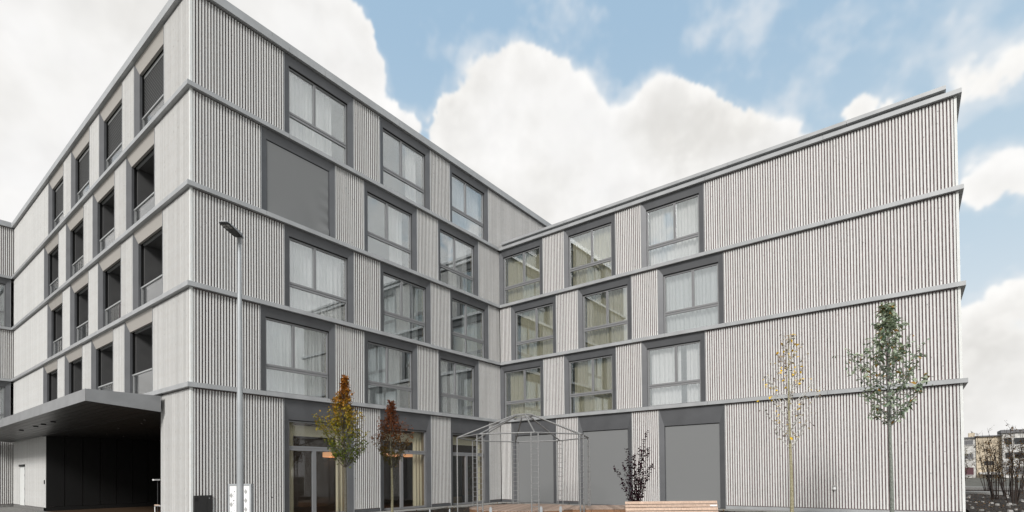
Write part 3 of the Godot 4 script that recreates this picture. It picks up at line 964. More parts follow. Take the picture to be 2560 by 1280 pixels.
# ---------------------------------------------------------------- ground
func build_ground() -> void:
	var g := MB.new()
	g.quad(Vector3(-700, -0.06, -700), Vector3(700, -0.06, -700), Vector3(700, -0.06, 700), Vector3(-700, -0.06, 700), Vector3.UP)
	structure("ground", g.done(), mt.ground)
	structure("pavement", box_mesh(Vector3(-30, -0.055, -30), Vector3(0.115, 0.0, 30)), mt.paving)
	structure("courtyard_ground", box_mesh(Vector3(0.14, -0.055, 0.12), Vector3(14.65, GROUND - 0.03, 40)), mt.paving)
	# uneven planting soil
	var n := FastNoiseLite.new()
	n.seed = 4
	n.frequency = 0.9
	var beds := [[3.2, 0.75, 14.2, 18.6, GROUND, 0.25], [14.9, 18.55, 46.0, 30.0, 0.10, 0.35]]
	for b in beds:
		var m := MB.new()
		var nx := int((b[2] - b[0]) / b[5])
		var nz := int((b[3] - b[1]) / b[5])
		var pts := []
		for j in nz + 1:
			var row := []
			for i in nx + 1:
				var x: float = lerpf(b[0], b[2], float(i) / nx)
				var z: float = lerpf(b[1], b[3], float(j) / nz)
				row.append(Vector3(x, b[4] + 0.05 * n.get_noise_2d(x, z) + 0.02 * n.get_noise_2d(x * 4.0, z * 4.0), z))
			pts.append(row)
		for j in nz:
			for i in nx:
				m.quad(pts[j][i], pts[j][i + 1], pts[j + 1][i + 1], pts[j + 1][i], Vector3.UP)
		structure("soil_bed", m.done(), mt.soil)
	# pale gravel strip along the walls
	structure("gravel_strip", box_mesh(Vector3(2.0, -0.05, -0.05), Vector3(14.85, GROUND + 0.03, 0.72)), mt.gravel)
	structure("gravel_strip", box_mesh(Vector3(14.25, -0.05, 0.72), Vector3(14.85, GROUND + 0.03, B_END)), mt.gravel)
	# stones and fallen leaves on the soil beyond the corner
	rng.seed = 91
	var st := MB.new()
	st.tinted = true
	for i in 170:
		var x := 15.5 + pow(rng.randf(), 1.4) * 26.0
		var z := rng.randf_range(18.7, 25.0)
		var r := rng.randf_range(0.03, 0.11)
		var k := rng.randf_range(0.12, 0.38)
		st.col = Color(k, k * 0.97, k * 0.92)
		var top := Vector3(x, 0.1 + r * 0.8, z)
		var ring := []
		var base := []
		for q in 6:
			var a := q * TAU / 6 + rng.randf() * 0.5
			ring.append(Vector3(x + cos(a) * r * rng.randf_range(0.5, 0.8), 0.1 + r * rng.randf_range(0.5, 0.8), z + sin(a) * r * rng.randf_range(0.5, 0.8)))
			base.append(Vector3(x + cos(a) * r, 0.04, z + sin(a) * r))
		st.hull(base, ring)
	for i in 2600:
		var right := rng.randf() < 0.6
		var x := 15.0 + pow(rng.randf(), 1.3) * 28.0 if right else rng.randf_range(3.4, 14.0)
		var z := rng.randf_range(18.7, 26.0) if right else rng.randf_range(0.8, 12.0)
		var k := rng.randf()
		st.col = Color(0.16, 0.075, 0.03).lerp(Color(0.10, 0.085, 0.04), k)
		var d := Vector3(rng.randf_range(-1, 1), rng.randf_range(-0.1, 0.3), rng.randf_range(-1, 1)).normalized()
		st.leaf(Vector3(x, (0.13 if right else GROUND + 0.045), z), d, Vector3.UP, 0.09, 0.06)
	var sm := part(self, "leaf_litter", st.done(), mt.dark_leaf)
	sm.set_meta("kind", "stuff")
	tag(sm, "pale stones and fallen brown leaves scattered on the soil", "litter")
	sm.name = "leaf_litter"
	var c := CylinderMesh.new()
	c.top_radius = 1.1
	c.bottom_radius = 1.15
	c.height = 0.2
	single("round_slab", c, mt.paving, "round pale concrete slab lying on the soil beyond the building corner", "slab", Transform3D(Basis.IDENTITY, Vector3(37.0, 0.14, 20.6)))
	var road := MB.new()
	road.box(Vector3(48, -0.05, -40), Vector3(60, 0.0, 80))
	structure("road", road.done(), mt.paving)
	structure("kerb", box_mesh(Vector3(47.6, -0.05, -40), Vector3(48.0, 0.25, 80)), mt.base)


# ---------------------------------------------------------------- trees
func trunk_path(base: Vector3, h: float, wob: float, lean := Vector3.ZERO) -> Array:
	var p := []
	for i in 13:
		var t := i / 12.0
		p.append(base + Vector3(0, h * t, 0) + lean * t + Vector3(sin(t * 7.0 + base.x) * wob * t, 0, cos(t * 5.0 + base.z) * wob * t))
	return p


func on_path(p: Array, t: float) -> Vector3:
	var x := clampf(t, 0.0, 1.0) * (p.size() - 1)
	var i := mini(int(x), p.size() - 2)
	return p[i].lerp(p[i + 1], x - i)


func leafy_tree(called: String, label: String, base: Vector3, h: float, r0: float, crown_lo: float, prof: Array, limbs: int, per_limb: int, leaf: float, rise: float, colour: Callable, bark: Material, twig: Material, seed_: int, leaf_mat: Material = null, keep := 1.0, airy := 0.0) -> void:
	# prof: crown radius at equal heights from the crown's foot to its top
	rng.seed = seed_
	var t := thing(called, label, "tree", Transform3D(Basis.IDENTITY, base), "young trees in front of the building")
	var path := trunk_path(Vector3.ZERO, h, 0.035)
	var rad := []
	for i in 13:
		rad.append(lerpf(r0, r0 * 0.12, pow(i / 12.0, 1.25)))
	var m := MB.new()
	m.tube(path, rad, 9)
	part(t, "trunk", m.done(), bark)
	var br := MB.new()
	var cr := MB.new()
	cr.tinted = true
	var lo := crown_lo / h
	for i in limbs:
		var s := (i + 0.5) / limbs
		var ang := i * 2.39996 + rng.randf_range(-0.3, 0.3)
		var reach: float = 0.0
		var x := s * (prof.size() - 1)
		var k := mini(int(x), prof.size() - 2)
		reach = lerpf(prof[k], prof[k + 1], x - k) * rng.randf_range(0.55, 1.15)
		var from := on_path(path, lo + (1.0 - lo) * maxf(0.0, s - rise * 0.22 / h))
		var out := Vector3(cos(ang), 0, sin(ang))
		var tip := from + out * reach + Vector3(0, reach * rise * rng.randf_range(0.8, 1.2) + 0.1, 0)
		tip.y = minf(tip.y, h * 1.02)
		var bend := from.lerp(tip, 0.5) + out * reach * 0.16 - Vector3(0, reach * rise * 0.14, 0)
		var rb := r0 * lerpf(0.30, 0.12, s)
		var lp := []
		var lr := []
		for q in 7:
			var w := q / 6.0
			lp.append(from.lerp(bend, w).lerp(bend.lerp(tip, w), w))
			lr.append(lerpf(rb, 0.0032, w))
		br.tube(lp, lr, 5, false)
		# side twigs
		for q in 5:
			var w := rng.randf_range(0.3, 0.95)
			var p := on_path(lp, w)
			var d := (out.rotated(Vector3.UP, rng.randf_range(-1.3, 1.3)) + Vector3(0, rng.randf_range(0.2, 1.2), 0)).normalized()
			var l := reach * rng.randf_range(0.16, 0.36) + 0.05
			br.tube([p, p + d * l * 0.5 + Vector3(0, 0.01, 0), p + d * l], [0.004, 0.003, 0.0015], 4, false)
			for e in int(per_limb * 0.12 + 0.5):
				if rng.randf() < keep:
					_put_leaf(cr, p + d * l * rng.randf_range(0.2, 1.05), leaf, colour, h)
		for e in int(per_limb * (1.0 - airy * s)):
			if rng.randf() < keep:
				var w := pow(rng.randf(), 0.7)
				var p := on_path(lp, lerpf(0.22, 1.05, w)) + Vector3(rng.randfn(0, 0.045), rng.randfn(0, 0.05), rng.randfn(0, 0.045)) * (0.6 + reach)
				_put_leaf(cr, p, leaf, colour, h)
	part(t, "branches", br.done(), twig)
	part(t, "crown", cr.done(), leaf_mat if leaf_mat else mt.leaf)


func _put_leaf(cr: MB, p: Vector3, size: float, colour: Callable, h: float) -> void:
	cr.col = colour.call(p.y / h, rng)
	var d := Vector3(rng.randfn(0, 1), rng.randfn(-0.35, 0.6), rng.randfn(0, 1)).normalized()
	var l := size * rng.randf_range(0.65, 1.25)
	cr.leaf(p, d, Vector3(rng.randfn(0, 0.5), 1, rng.randfn(0, 0.5)), l, l * 0.62)


func c_hornbeam(y: float, r: RandomNumberGenerator) -> Color:
	var t := clampf((y - 0.55) / 0.33 + r.randfn(0, 0.16), 0.0, 1.0)
	var g := Color(0.055, 0.085, 0.014).lerp(Color(0.13, 0.16, 0.02), r.randf())
	var o := Color(0.40, 0.17, 0.025).lerp(Color(0.24, 0.085, 0.022), r.randf())
	var yl := Color(0.34, 0.25, 0.025)
	return g.lerp(yl, minf(1.0, t * 2.0)) if t < 0.5 else yl.lerp(o, t * 2.0 - 1.0)


func c_red_hornbeam(y: float, r: RandomNumberGenerator) -> Color:
	var t := clampf((y - 0.5) / 0.24 + r.randfn(0, 0.18), 0.0, 1.0)
	var g := Color(0.055, 0.06, 0.015).lerp(Color(0.13, 0.12, 0.02), r.randf())
	var o := Color(0.20, 0.062, 0.02).lerp(Color(0.10, 0.034, 0.018), r.randf())
	return g.lerp(o, t)


func c_bare(_y: float, r: RandomNumberGenerator) -> Color:
	return Color(0.75, 0.48, 0.02) if r.randf() < 0.5 else Color(0.20, 0.17, 0.15).lerp(Color(0.30, 0.25, 0.2), r.randf())


func c_green(_y: float, r: RandomNumberGenerator) -> Color:
	if r.randf() < 0.09:
		return Color(0.34, 0.20, 0.05)
	return Color(0.13, 0.19, 0.13).lerp(Color(0.50, 0.55, 0.42), pow(r.randf(), 1.2))


func build_trees() -> void:
	leafy_tree("young_hornbeam", "young hornbeam with a crown green below and orange on top", Vector3(2.66, GROUND - 0.03, 3.87), 4.42, 0.046, 1.72, [0.46, 0.70, 0.66, 0.50, 0.33, 0.20, 0.10, 0.05], 84, 40, 0.072, 1.25, c_hornbeam, mt.bark, mt.twig, 11, null, 1.0, 0.62)
	leafy_tree("young_hornbeam", "young hornbeam with a rusty brown crown, the smaller of the two autumn trees", Vector3(5.11, GROUND - 0.03, 2.97), 4.02, 0.048, 1.72, [0.44, 0.66, 0.62, 0.46, 0.31, 0.21, 0.13, 0.05], 76, 34, 0.07, 1.25, c_red_hornbeam, mt.bark_pale, mt.twig, 23, null, 1.0, 0.6)
	leafy_tree("bare_tree", "almost bare young tree with pale twigs and a few yellow leaves", Vector3(8.21, GROUND - 0.1, 14.47), 5.0, 0.050, 2.12, [0.36, 0.62, 0.68, 0.60, 0.50, 0.40, 0.24, 0.10], 46, 5, 0.085, 1.1, c_bare, mt.bark_pale, mt.twig_pale, 31, null, 0.62)
	leafy_tree("green_tree", "young tree still in green leaf on a slim grey trunk near the building corner", Vector3(9.12, GROUND - 0.1, 16.47), 5.58, 0.049, 2.62, [0.42, 0.72, 0.92, 0.80, 0.52, 0.36, 0.26, 0.16, 0.10], 56, 22, 0.115, 0.85, c_green, mt.bark_grey, mt.bark_grey, 47, null, 0.85)
	# purple-leaved shrub
	rng.seed = 77
	var t := thing("purple_shrub", "tall shrub with dark purple leaves on upright stems behind the bench", "shrub", Transform3D(Basis.IDENTITY, Vector3(8.66, GROUND, 10.1)))
	var st := MB.new()
	var lv := MB.new()
	lv.tinted = true
	var right := Vector3(0.606, 0, 0.795)
	var back := Vector3(0.795, 0, -0.606)
	var stems := [[-0.62, 1.7, 0.1], [-0.40, 1.75, -0.2], [-0.22, 2.25, 0.15], [-0.05, 2.05, -0.1], [0.05, 2.0, 0.2], [0.12, 2.2, -0.2], [0.42, 2.78, 0.1], [0.30, 2.3, 0.0], [0.5, 1.75, -0.15], [0.62, 1.7, 0.2], [0.34, 1.5, 0.1], [-0.3, 1.2, 0.2], [0.02, 1.5, 0.0], [-0.12, 1.7, 0.1], [0.2, 1.3, -0.1], [0.46, 2.25, 0.0]]
	for s in stems:
		var tip: Vector3 = right * s[0] + back * s[2] + Vector3(0, s[1], 0)
		var foot: Vector3 = right * s[0] * 0.12 + back * s[2] * 0.2
		var c: Vector3 = right * s[0] * 0.35 + back * s[2] * 0.5 + Vector3(0, s[1] * 0.6, 0)
		var lp := []
		var lr := []
		for q in 9:
			var w := q / 8.0
			lp.append(foot.lerp(c, w).lerp(c.lerp(tip, w), w))
			lr.append(lerpf(0.011, 0.003, w))
		st.tube(lp, lr, 5, false)
		var w := 0.16
		while w < 1.0:
			var gap := 0.5 + 0.5 * sin(w * 17.0 + s[0] * 23.0)
			for q in 3:
				if rng.randf() < 0.45 + 0.55 * gap:
					lv.col = Color(0.014, 0.006, 0.010).lerp(Color(0.035, 0.012, 0.018), rng.randf())
					var p := on_path(lp, w) + Vector3(rng.randfn(0, 0.022), rng.randfn(0, 0.02), rng.randfn(0, 0.022))
					var d := Vector3(rng.randfn(0, 1), rng.randfn(-0.3, 0.5), rng.randfn(0, 1)).normalized()
					var l := rng.randf_range(0.055, 0.09)
					lv.leaf(p, d, Vector3(rng.randfn(0, 0.6), 1, rng.randfn(0, 0.6)), l, l * 0.85)
			w += 0.045 / s[1]
	part(t, "stems", st.done(), mt.twig_dark)
	part(t, "foliage", lv.done(), mt.dark_leaf)
	# thicket beyond the corner
	var spots := [[24.9, 20.4, 3.5, "bushy tall shrub with bare crossing stems nearest the building corner", 1], [29.6, 20.3, 3.6, "shrub of dark upright stems with a dense brown clump of leaves", 2], [39.0, 20.9, 4.0, "thin shrub of bare stems farthest along the soil bed", 3],
		[33.5, 21.2, 4.0, "shrub with sparse dark leaves between the soil bed and the cream house", 4], [40.5, 22.6, 4.2, "leafy olive shrub at the edge of the view in front of the cream house", 5], [36.0, 19.4, 3.3, "green leaved shrub close to the building end wall", 6], [27.0, 21.7, 3.2, "shrub with yellow green leaves beside the bare stemmed shrubs", 7]]
	for s in spots:
		rng.seed = 300 + s[4]
		var sh := thing("garden_shrub", s[3], "shrub", Transform3D(Basis.IDENTITY, Vector3(s[0], 0.08, s[1])), "shrubs beyond the building corner")
		var a := MB.new()
		var b := MB.new()
		b.tinted = true
		for i in 10:
			var ang := rng.randf() * TAU
			var rr := rng.randf_range(0.2, 0.95)
			var hh: float = s[2] * rng.randf_range(0.6, 1.0)
			var foot := Vector3(cos(ang), 0, sin(ang)) * 0.14
			var tip := Vector3(cos(ang) * rr, hh, sin(ang) * rr)
			var mid := Vector3(cos(ang + 0.4) * rr * 0.5, hh * 0.5, sin(ang + 0.4) * rr * 0.5)
			var lp := []
			var lr := []
			for q in 8:
				var w := q / 7.0
				lp.append(foot.lerp(mid, w).lerp(mid.lerp(tip, w), w))
				lr.append(lerpf(0.022, 0.005, w))
			a.tube(lp, lr, 5, false)
			for q in 6:
				var w := rng.randf_range(0.35, 1.0)
				var p := on_path(lp, w)
				var d := Vector3(rng.randfn(0, 1), rng.randf_range(0.2, 1.2), rng.randfn(0, 1)).normalized()
				var l := rng.randf_range(0.2, 0.6)
				a.tube([p, p + d * l], [0.007, 0.003], 4, false)
				for e in 9:
					if rng.randf() < 0.75:
						b.col = Color(0.05, 0.03, 0.014).lerp(Color(0.17, 0.095, 0.03), rng.randf())
						if s[4] in [5, 6, 7] and rng.randf() < 0.6:
							b.col = Color(0.07, 0.07, 0.015).lerp(Color(0.16, 0.13, 0.02), rng.randf())
						var lp2 := p + d * l * rng.randf() + Vector3(rng.randfn(0, 0.05), rng.randfn(0, 0.05), rng.randfn(0, 0.05))
						b.leaf(lp2, Vector3(rng.randfn(0, 1), rng.randfn(-0.3, 0.6), rng.randfn(0, 1)).normalized(), Vector3.UP, rng.randf_range(0.07, 0.12), 0.06)
		part(sh, "stems", a.done(), mt.twig_dark)
		part(sh, "foliage", b.done(), mt.dark_leaf)


# ---------------------------------------------------------------- furniture
func build_lamp() -> void:
	var t := thing("street_lamp", "slim grey street lamp with a flat head in front of the building corner", "street lamp", Transform3D(Basis.IDENTITY, Vector3(-2.05, 0, 7.59)))
	var m := MB.new()
	m.tube([Vector3(0, -0.1, 0), Vector3(0, 1.2, 0), Vector3(0, 5.72, 0)], [0.064, 0.058, 0.029], 20)
	part(t, "pole", m.done(), mt.galva)
	m = MB.new()
	m.tube([Vector3(0, 5.68, 0), Vector3(0, 5.80, 0)], [0.036, 0.036], 16)
	part(t, "spigot", m.done(), mt.lamp_top)
	part(t, "service_flap", box_mesh(Vector3(-0.05, 0.55, 0.02), Vector3(-0.052, 1.0, 0.055)), mt.lamp_top, Transform3D(Basis(Vector3.UP, 0.2), Vector3(-0.009, 0, 0)))
	# flat luminaire reaching out towards the path
	var d := Vector3(-0.80, 0.0, 0.60).normalized()
	var s := Vector3(0.60, 0.0, 0.80)
	var up := Vector3.UP
	var head := MB.new()
	var sections := [[-0.06, 0.05, 5.80, 5.86], [0.06, 0.07, 5.79, 5.87], [0.26, 0.088, 5.80, 5.855], [0.48, 0.085, 5.812, 5.84], [0.52, 0.06, 5.818, 5.832]]
	for i in sections.size() - 1:
		var a: Array = sections[i]
		var b: Array = sections[i + 1]
		var ra := [d * a[0] - s * a[1] + up * a[2], d * a[0] + s * a[1] + up * a[2], d * a[0] + s * a[1] * 0.7 + up * a[3], d * a[0] - s * a[1] * 0.7 + up * a[3]]
		var rb := [d * b[0] - s * b[1] + up * b[2], d * b[0] + s * b[1] + up * b[2], d * b[0] + s * b[1] * 0.7 + up * b[3], d * b[0] - s * b[1] * 0.7 + up * b[3]]
		head.hull(ra, rb)
	part(t, "lamp_head", head.done(), mt.lamp_top)
	var under := MB.new()
	under.hull([d * 0.03 - s * 0.07 + up * 5.784, d * 0.03 + s * 0.07 + up * 5.784, d * 0.03 + s * 0.07 + up * 5.80, d * 0.03 - s * 0.07 + up * 5.80],
		[d * 0.49 - s * 0.077 + up * 5.803, d * 0.49 + s * 0.077 + up * 5.803, d * 0.49 + s * 0.077 + up * 5.82, d * 0.49 - s * 0.077 + up * 5.82])
	part(t, "housing", under.done(), mt.lamp_dark)
	for i in 2:
		for j in 2:
			var c := d * (0.33 + 0.09 * i) + s * (-0.035 + 0.07 * j) + up * 5.796
			var l := MB.new()
			l.hull([c - d * 0.03 - s * 0.025, c + d * 0.03 - s * 0.025, c + d * 0.03 + s * 0.025, c - d * 0.03 + s * 0.025],
				[c - d * 0.03 - s * 0.025 + up * 0.02, c + d * 0.03 - s * 0.025 + up * 0.02, c + d * 0.03 + s * 0.025 + up * 0.02, c - d * 0.03 + s * 0.025 + up * 0.02])
			part(t, "light_module", l.done(), mt.lens)


func build_arbour() -> void:
	var centre := Vector3(9.3, 0, 5.43)
	var t := thing("rose_arbour", "octagonal open steel arbour with ladder posts standing round the wooden deck", "arbour", Transform3D(Basis.IDENTITY, centre))
	var r := 2.47
	var a0 := atan2(1.71, -1.76)
	var eave := 2.97
	var ring := MB.new()
	var top_ring := MB.new()
	for k in 8:
		var a := a0 + k * TAU / 8
		var b := a + TAU / 8
		var p := Vector3(cos(a) * r, eave, sin(a) * r)
		var q := Vector3(cos(b) * r, eave, sin(b) * r)
		ring.tube([p, q], [0.024, 0.024], 8)
		var tp := Vector3(cos(a) * 0.38, 3.80, sin(a) * 0.38)
		var tq := Vector3(cos(b) * 0.38, 3.80, sin(b) * 0.38)
		top_ring.tube([tp, tq], [0.03, 0.03], 8)
		top_ring.tube([tp - Vector3(0, 0.13, 0), tq - Vector3(0, 0.13, 0)], [0.018, 0.018], 8)
		var rf := MB.new()
		rf.tube([p, tp], [0.026, 0.026], 8)
		part(t, "rafter", rf.done(), mt.steel)
		var side := Vector3(-sin(a), 0, cos(a)) * 0.118
		var post := MB.new()
		for e in [-1.0, 1.0]:
			var f: Vector3 = Vector3(p.x, 0, p.z) + side * e
			post.tube([f, f + Vector3(0, eave - 0.02, 0)], [0.023, 0.023], 8)
		var lad := part(t, "ladder_post", post.done(), mt.steel)
		var y := 0.36
		while y < eave - 0.1:
			var rung := MB.new()
			rung.tube([Vector3(p.x, y, p.z) - side, Vector3(p.x, y, p.z) + side], [0.011, 0.011], 6, false)
			part(lad, "rung", rung.done(), mt.steel)
			y += 0.19
	part(t, "eave_ring", ring.done(), mt.steel)
	part(t, "crown_ring", top_ring.done(), mt.steel)


func build_deck() -> void:
	rng.seed = 15
	var top := 0.39
	var c := Vector3(9.3, 0, 5.43)
	var r := 2.05
	var t := thing("round_deck", "round wooden deck of narrow boards under the steel arbour", "deck", Transform3D(Basis.IDENTITY, c))
	var d := Vector3(0.92, 0, -0.39)
	var s := Vector3(0.39, 0, 0.92)
	var x := -r
	while x < r - 0.02:
		var a := x + 0.006
		var b := minf(x + 0.114, r)
		var la := sqrt(maxf(0.0, r * r - a * a))
		var lb := sqrt(maxf(0.0, r * r - b * b))
		var m := MB.new()
		m.hull([s * a - d * la + Vector3(0, top - 0.03, 0), s * a + d * la + Vector3(0, top - 0.03, 0), s * b + d * lb + Vector3(0, top - 0.03, 0), s * b - d * lb + Vector3(0, top - 0.03, 0)],
			[s * a - d * la + Vector3(0, top, 0), s * a + d * la + Vector3(0, top, 0), s * b + d * lb + Vector3(0, top, 0), s * b - d * lb + Vector3(0, top, 0)])
		part(t, "plank", m.done(), mt.deck[rng.randi_range(0, 4)])
		x += 0.12
	var rim := MB.new()
	for k in 48:
		var a := k * TAU / 48
		var b := (k + 1) * TAU / 48
		rim.hull([Vector3(cos(a), 0, sin(a)) * (r - 0.05), Vector3(cos(b), 0, sin(b)) * (r - 0.05), Vector3(cos(b), 0, sin(b)) * (r - 0.01), Vector3(cos(a), 0, sin(a)) * (r - 0.01)],
			[Vector3(cos(a) * (r - 0.05), top - 0.035, sin(a) * (r - 0.05)), Vector3(cos(b) * (r - 0.05), top - 0.035, sin(b) * (r - 0.05)), Vector3(cos(b) * (r - 0.01), top - 0.035, sin(b) * (r - 0.01)), Vector3(cos(a) * (r - 0.01), top - 0.035, sin(a) * (r - 0.01))])
	part(t, "rim_board", rim.done(), mt.fascia_wood)
	# walkway leading off towards the bench
	var o := Vector3(9.25, 0, 7.36)
	var u := Vector3(0.575, 0, 0.818)
	var w := Vector3(0.818, 0, -0.575)
	var wk := thing("board_walk", "straight wooden walkway of cross boards joining the round deck behind the bench", "walkway", Transform3D(Basis.IDENTITY, o))
	x = 0.0
	while x < 2.35:
		var m := MB.new()
		var y := top - 0.004
		m.hull([u * (x + 0.003) + Vector3(0, y - 0.03, 0), u * (x + 0.117) + Vector3(0, y - 0.03, 0), u * (x + 0.117) + w * 2.0 + Vector3(0, y - 0.03, 0), u * (x + 0.003) + w * 2.0 + Vector3(0, y - 0.03, 0)],
			[u * (x + 0.003) + Vector3(0, y, 0), u * (x + 0.117) + Vector3(0, y, 0), u * (x + 0.117) + w * 2.0 + Vector3(0, y, 0), u * (x + 0.003) + w * 2.0 + Vector3(0, y, 0)])
		part(wk, "plank", m.done(), mt.deck[rng.randi_range(0, 4)])
		x += 0.12
	for k in 3:
		var fm := MB.new()
		fm.bar(u * (0.01 + k * 0.79) + w * 0.03 + Vector3(0, 0.19, 0), u * (0.785 + k * 0.79) + w * 0.03 + Vector3(0, 0.19, 0), 0.03, 0.32)
		part(wk, "fascia_board", fm.done(), mt.fascia_wood)


func build_benches() -> void:
	# large bench facing the camera side, its back in the frame
	var u := Vector3(0.604, 0, 0.797)
	var z := Vector3(-0.797, 0, 0.604)
	var xf := Transform3D(Basis(u, Vector3.UP, z), Vector3(3.46, 0.05, 13.16))
	var t := thing("park_bench", "pale wooden slatted park bench seen from the chest up at the lower edge", "bench", xf)
	rng.seed = 8
	for i in 6:
		var y := 0.99 - i * 0.062
		var back := -0.02 + i * 0.018
		var m := MB.new()
		m.bar(Vector3(-0.885, y, back), Vector3(0.885, y, back), 0.028, 0.052, Vector3(0, 1, -0.28).normalized())
		part(t, "back_slat", m.done(), mt.wood_pale[i % 4])
	for i in 6:
		var m := MB.new()
		m.bar(Vector3(-0.885, 0.45 + 0.006 * i, 0.16 + i * 0.075), Vector3(0.885, 0.45 + 0.006 * i, 0.16 + i * 0.075), 0.06, 0.03)
		part(t, "seat_slat", m.done(), mt.wood_pale[(i + 1) % 4])
	part(t, "label_plate", box_mesh(Vector3(0.74, 0.915, 0.012), Vector3(0.87, 0.945, 0.018)), mt.white)
	for e in [-0.8, 0.8]:
		var m := MB.new()
		m.bar(Vector3(e, -0.05, 0.02), Vector3(e, 0.44, 0.10), 0.04, 0.05, Vector3(0, 0, 1))
		m.bar(Vector3(e, 0.43, 0.10), Vector3(e, 0.98, -0.05), 0.03, 0.04, Vector3(0, 0, 1))
		m.bar(Vector3(e, 0.42, 0.08), Vector3(e, 0.42, 0.60), 0.04, 0.03)
		m.bar(Vector3(e, -0.05, 0.56), Vector3(e, 0.78, 0.58), 0.04, 0.04, Vector3(0, 0, 1))
		part(t, "frame", m.done(), mt.steel)
		var ar := MB.new()
		ar.bar(Vector3(e * 1.02, 0.80, 0.06), Vector3(e * 1.02, 0.80, 0.62), 0.07, 0.03)
		part(t, "armrest", ar.done(), mt.wood_pale[1])
	# bench at the mouth of the covered way
	var b := thing("passage_bench", "brown slatted bench with a white frame at the mouth of the dark passage", "bench", Transform3D(Basis.IDENTITY, Vector3(0.2, 0.012, -3.0)))
	for i in 6:
		part(b, "seat_slat", box_mesh(Vector3(0.02, 0.44, -0.12 + i * 0.085), Vector3(1.4, 0.465, -0.05 + i * 0.085)), mt.bench_dark)
	for i in 4:
		part(b, "back_slat", box_mesh(Vector3(0.02, 0.55 + i * 0.075, 0.40), Vector3(1.4, 0.61 + i * 0.075, 0.425)), mt.bench_dark)
	for e in [0.0, 1.42]:
		var m := MB.new()
		m.tube([Vector3(e, 0, -0.12), Vector3(e, 0.64, -0.15), Vector3(e, 0.672, -0.12), Vector3(e, 0.68, 0.42), Vector3(e, 0, 0.44)], [0.016, 0.016, 0.016, 0.016, 0.016], 8)
		part(b, "frame", m.done(), mt.white)
		var ar := MB.new()
		ar.tube([Vector3(e, 0.69, -0.15), Vector3(e, 0.70, 0.2)], [0.026, 0.026], 8)
		part(b, "armrest", ar.done(), mt.wood_pale[0])
	var post := thing("signal_post", "thin dark post with a small white plate inside the dark passage", "post", Transform3D(Basis.IDENTITY, Vector3(1.1, 0.012, -5.6)))
	var pm := MB.new()
	pm.tube([Vector3.ZERO, Vector3(0, 1.5, 0)], [0.02, 0.02], 8)
	part(post, "shaft", pm.done(), mt.lamp_dark)
	part(post, "plate", box_mesh(Vector3(-0.16, 1.5, -0.06), Vector3(0.05, 1.55, 0.10)), mt.white)


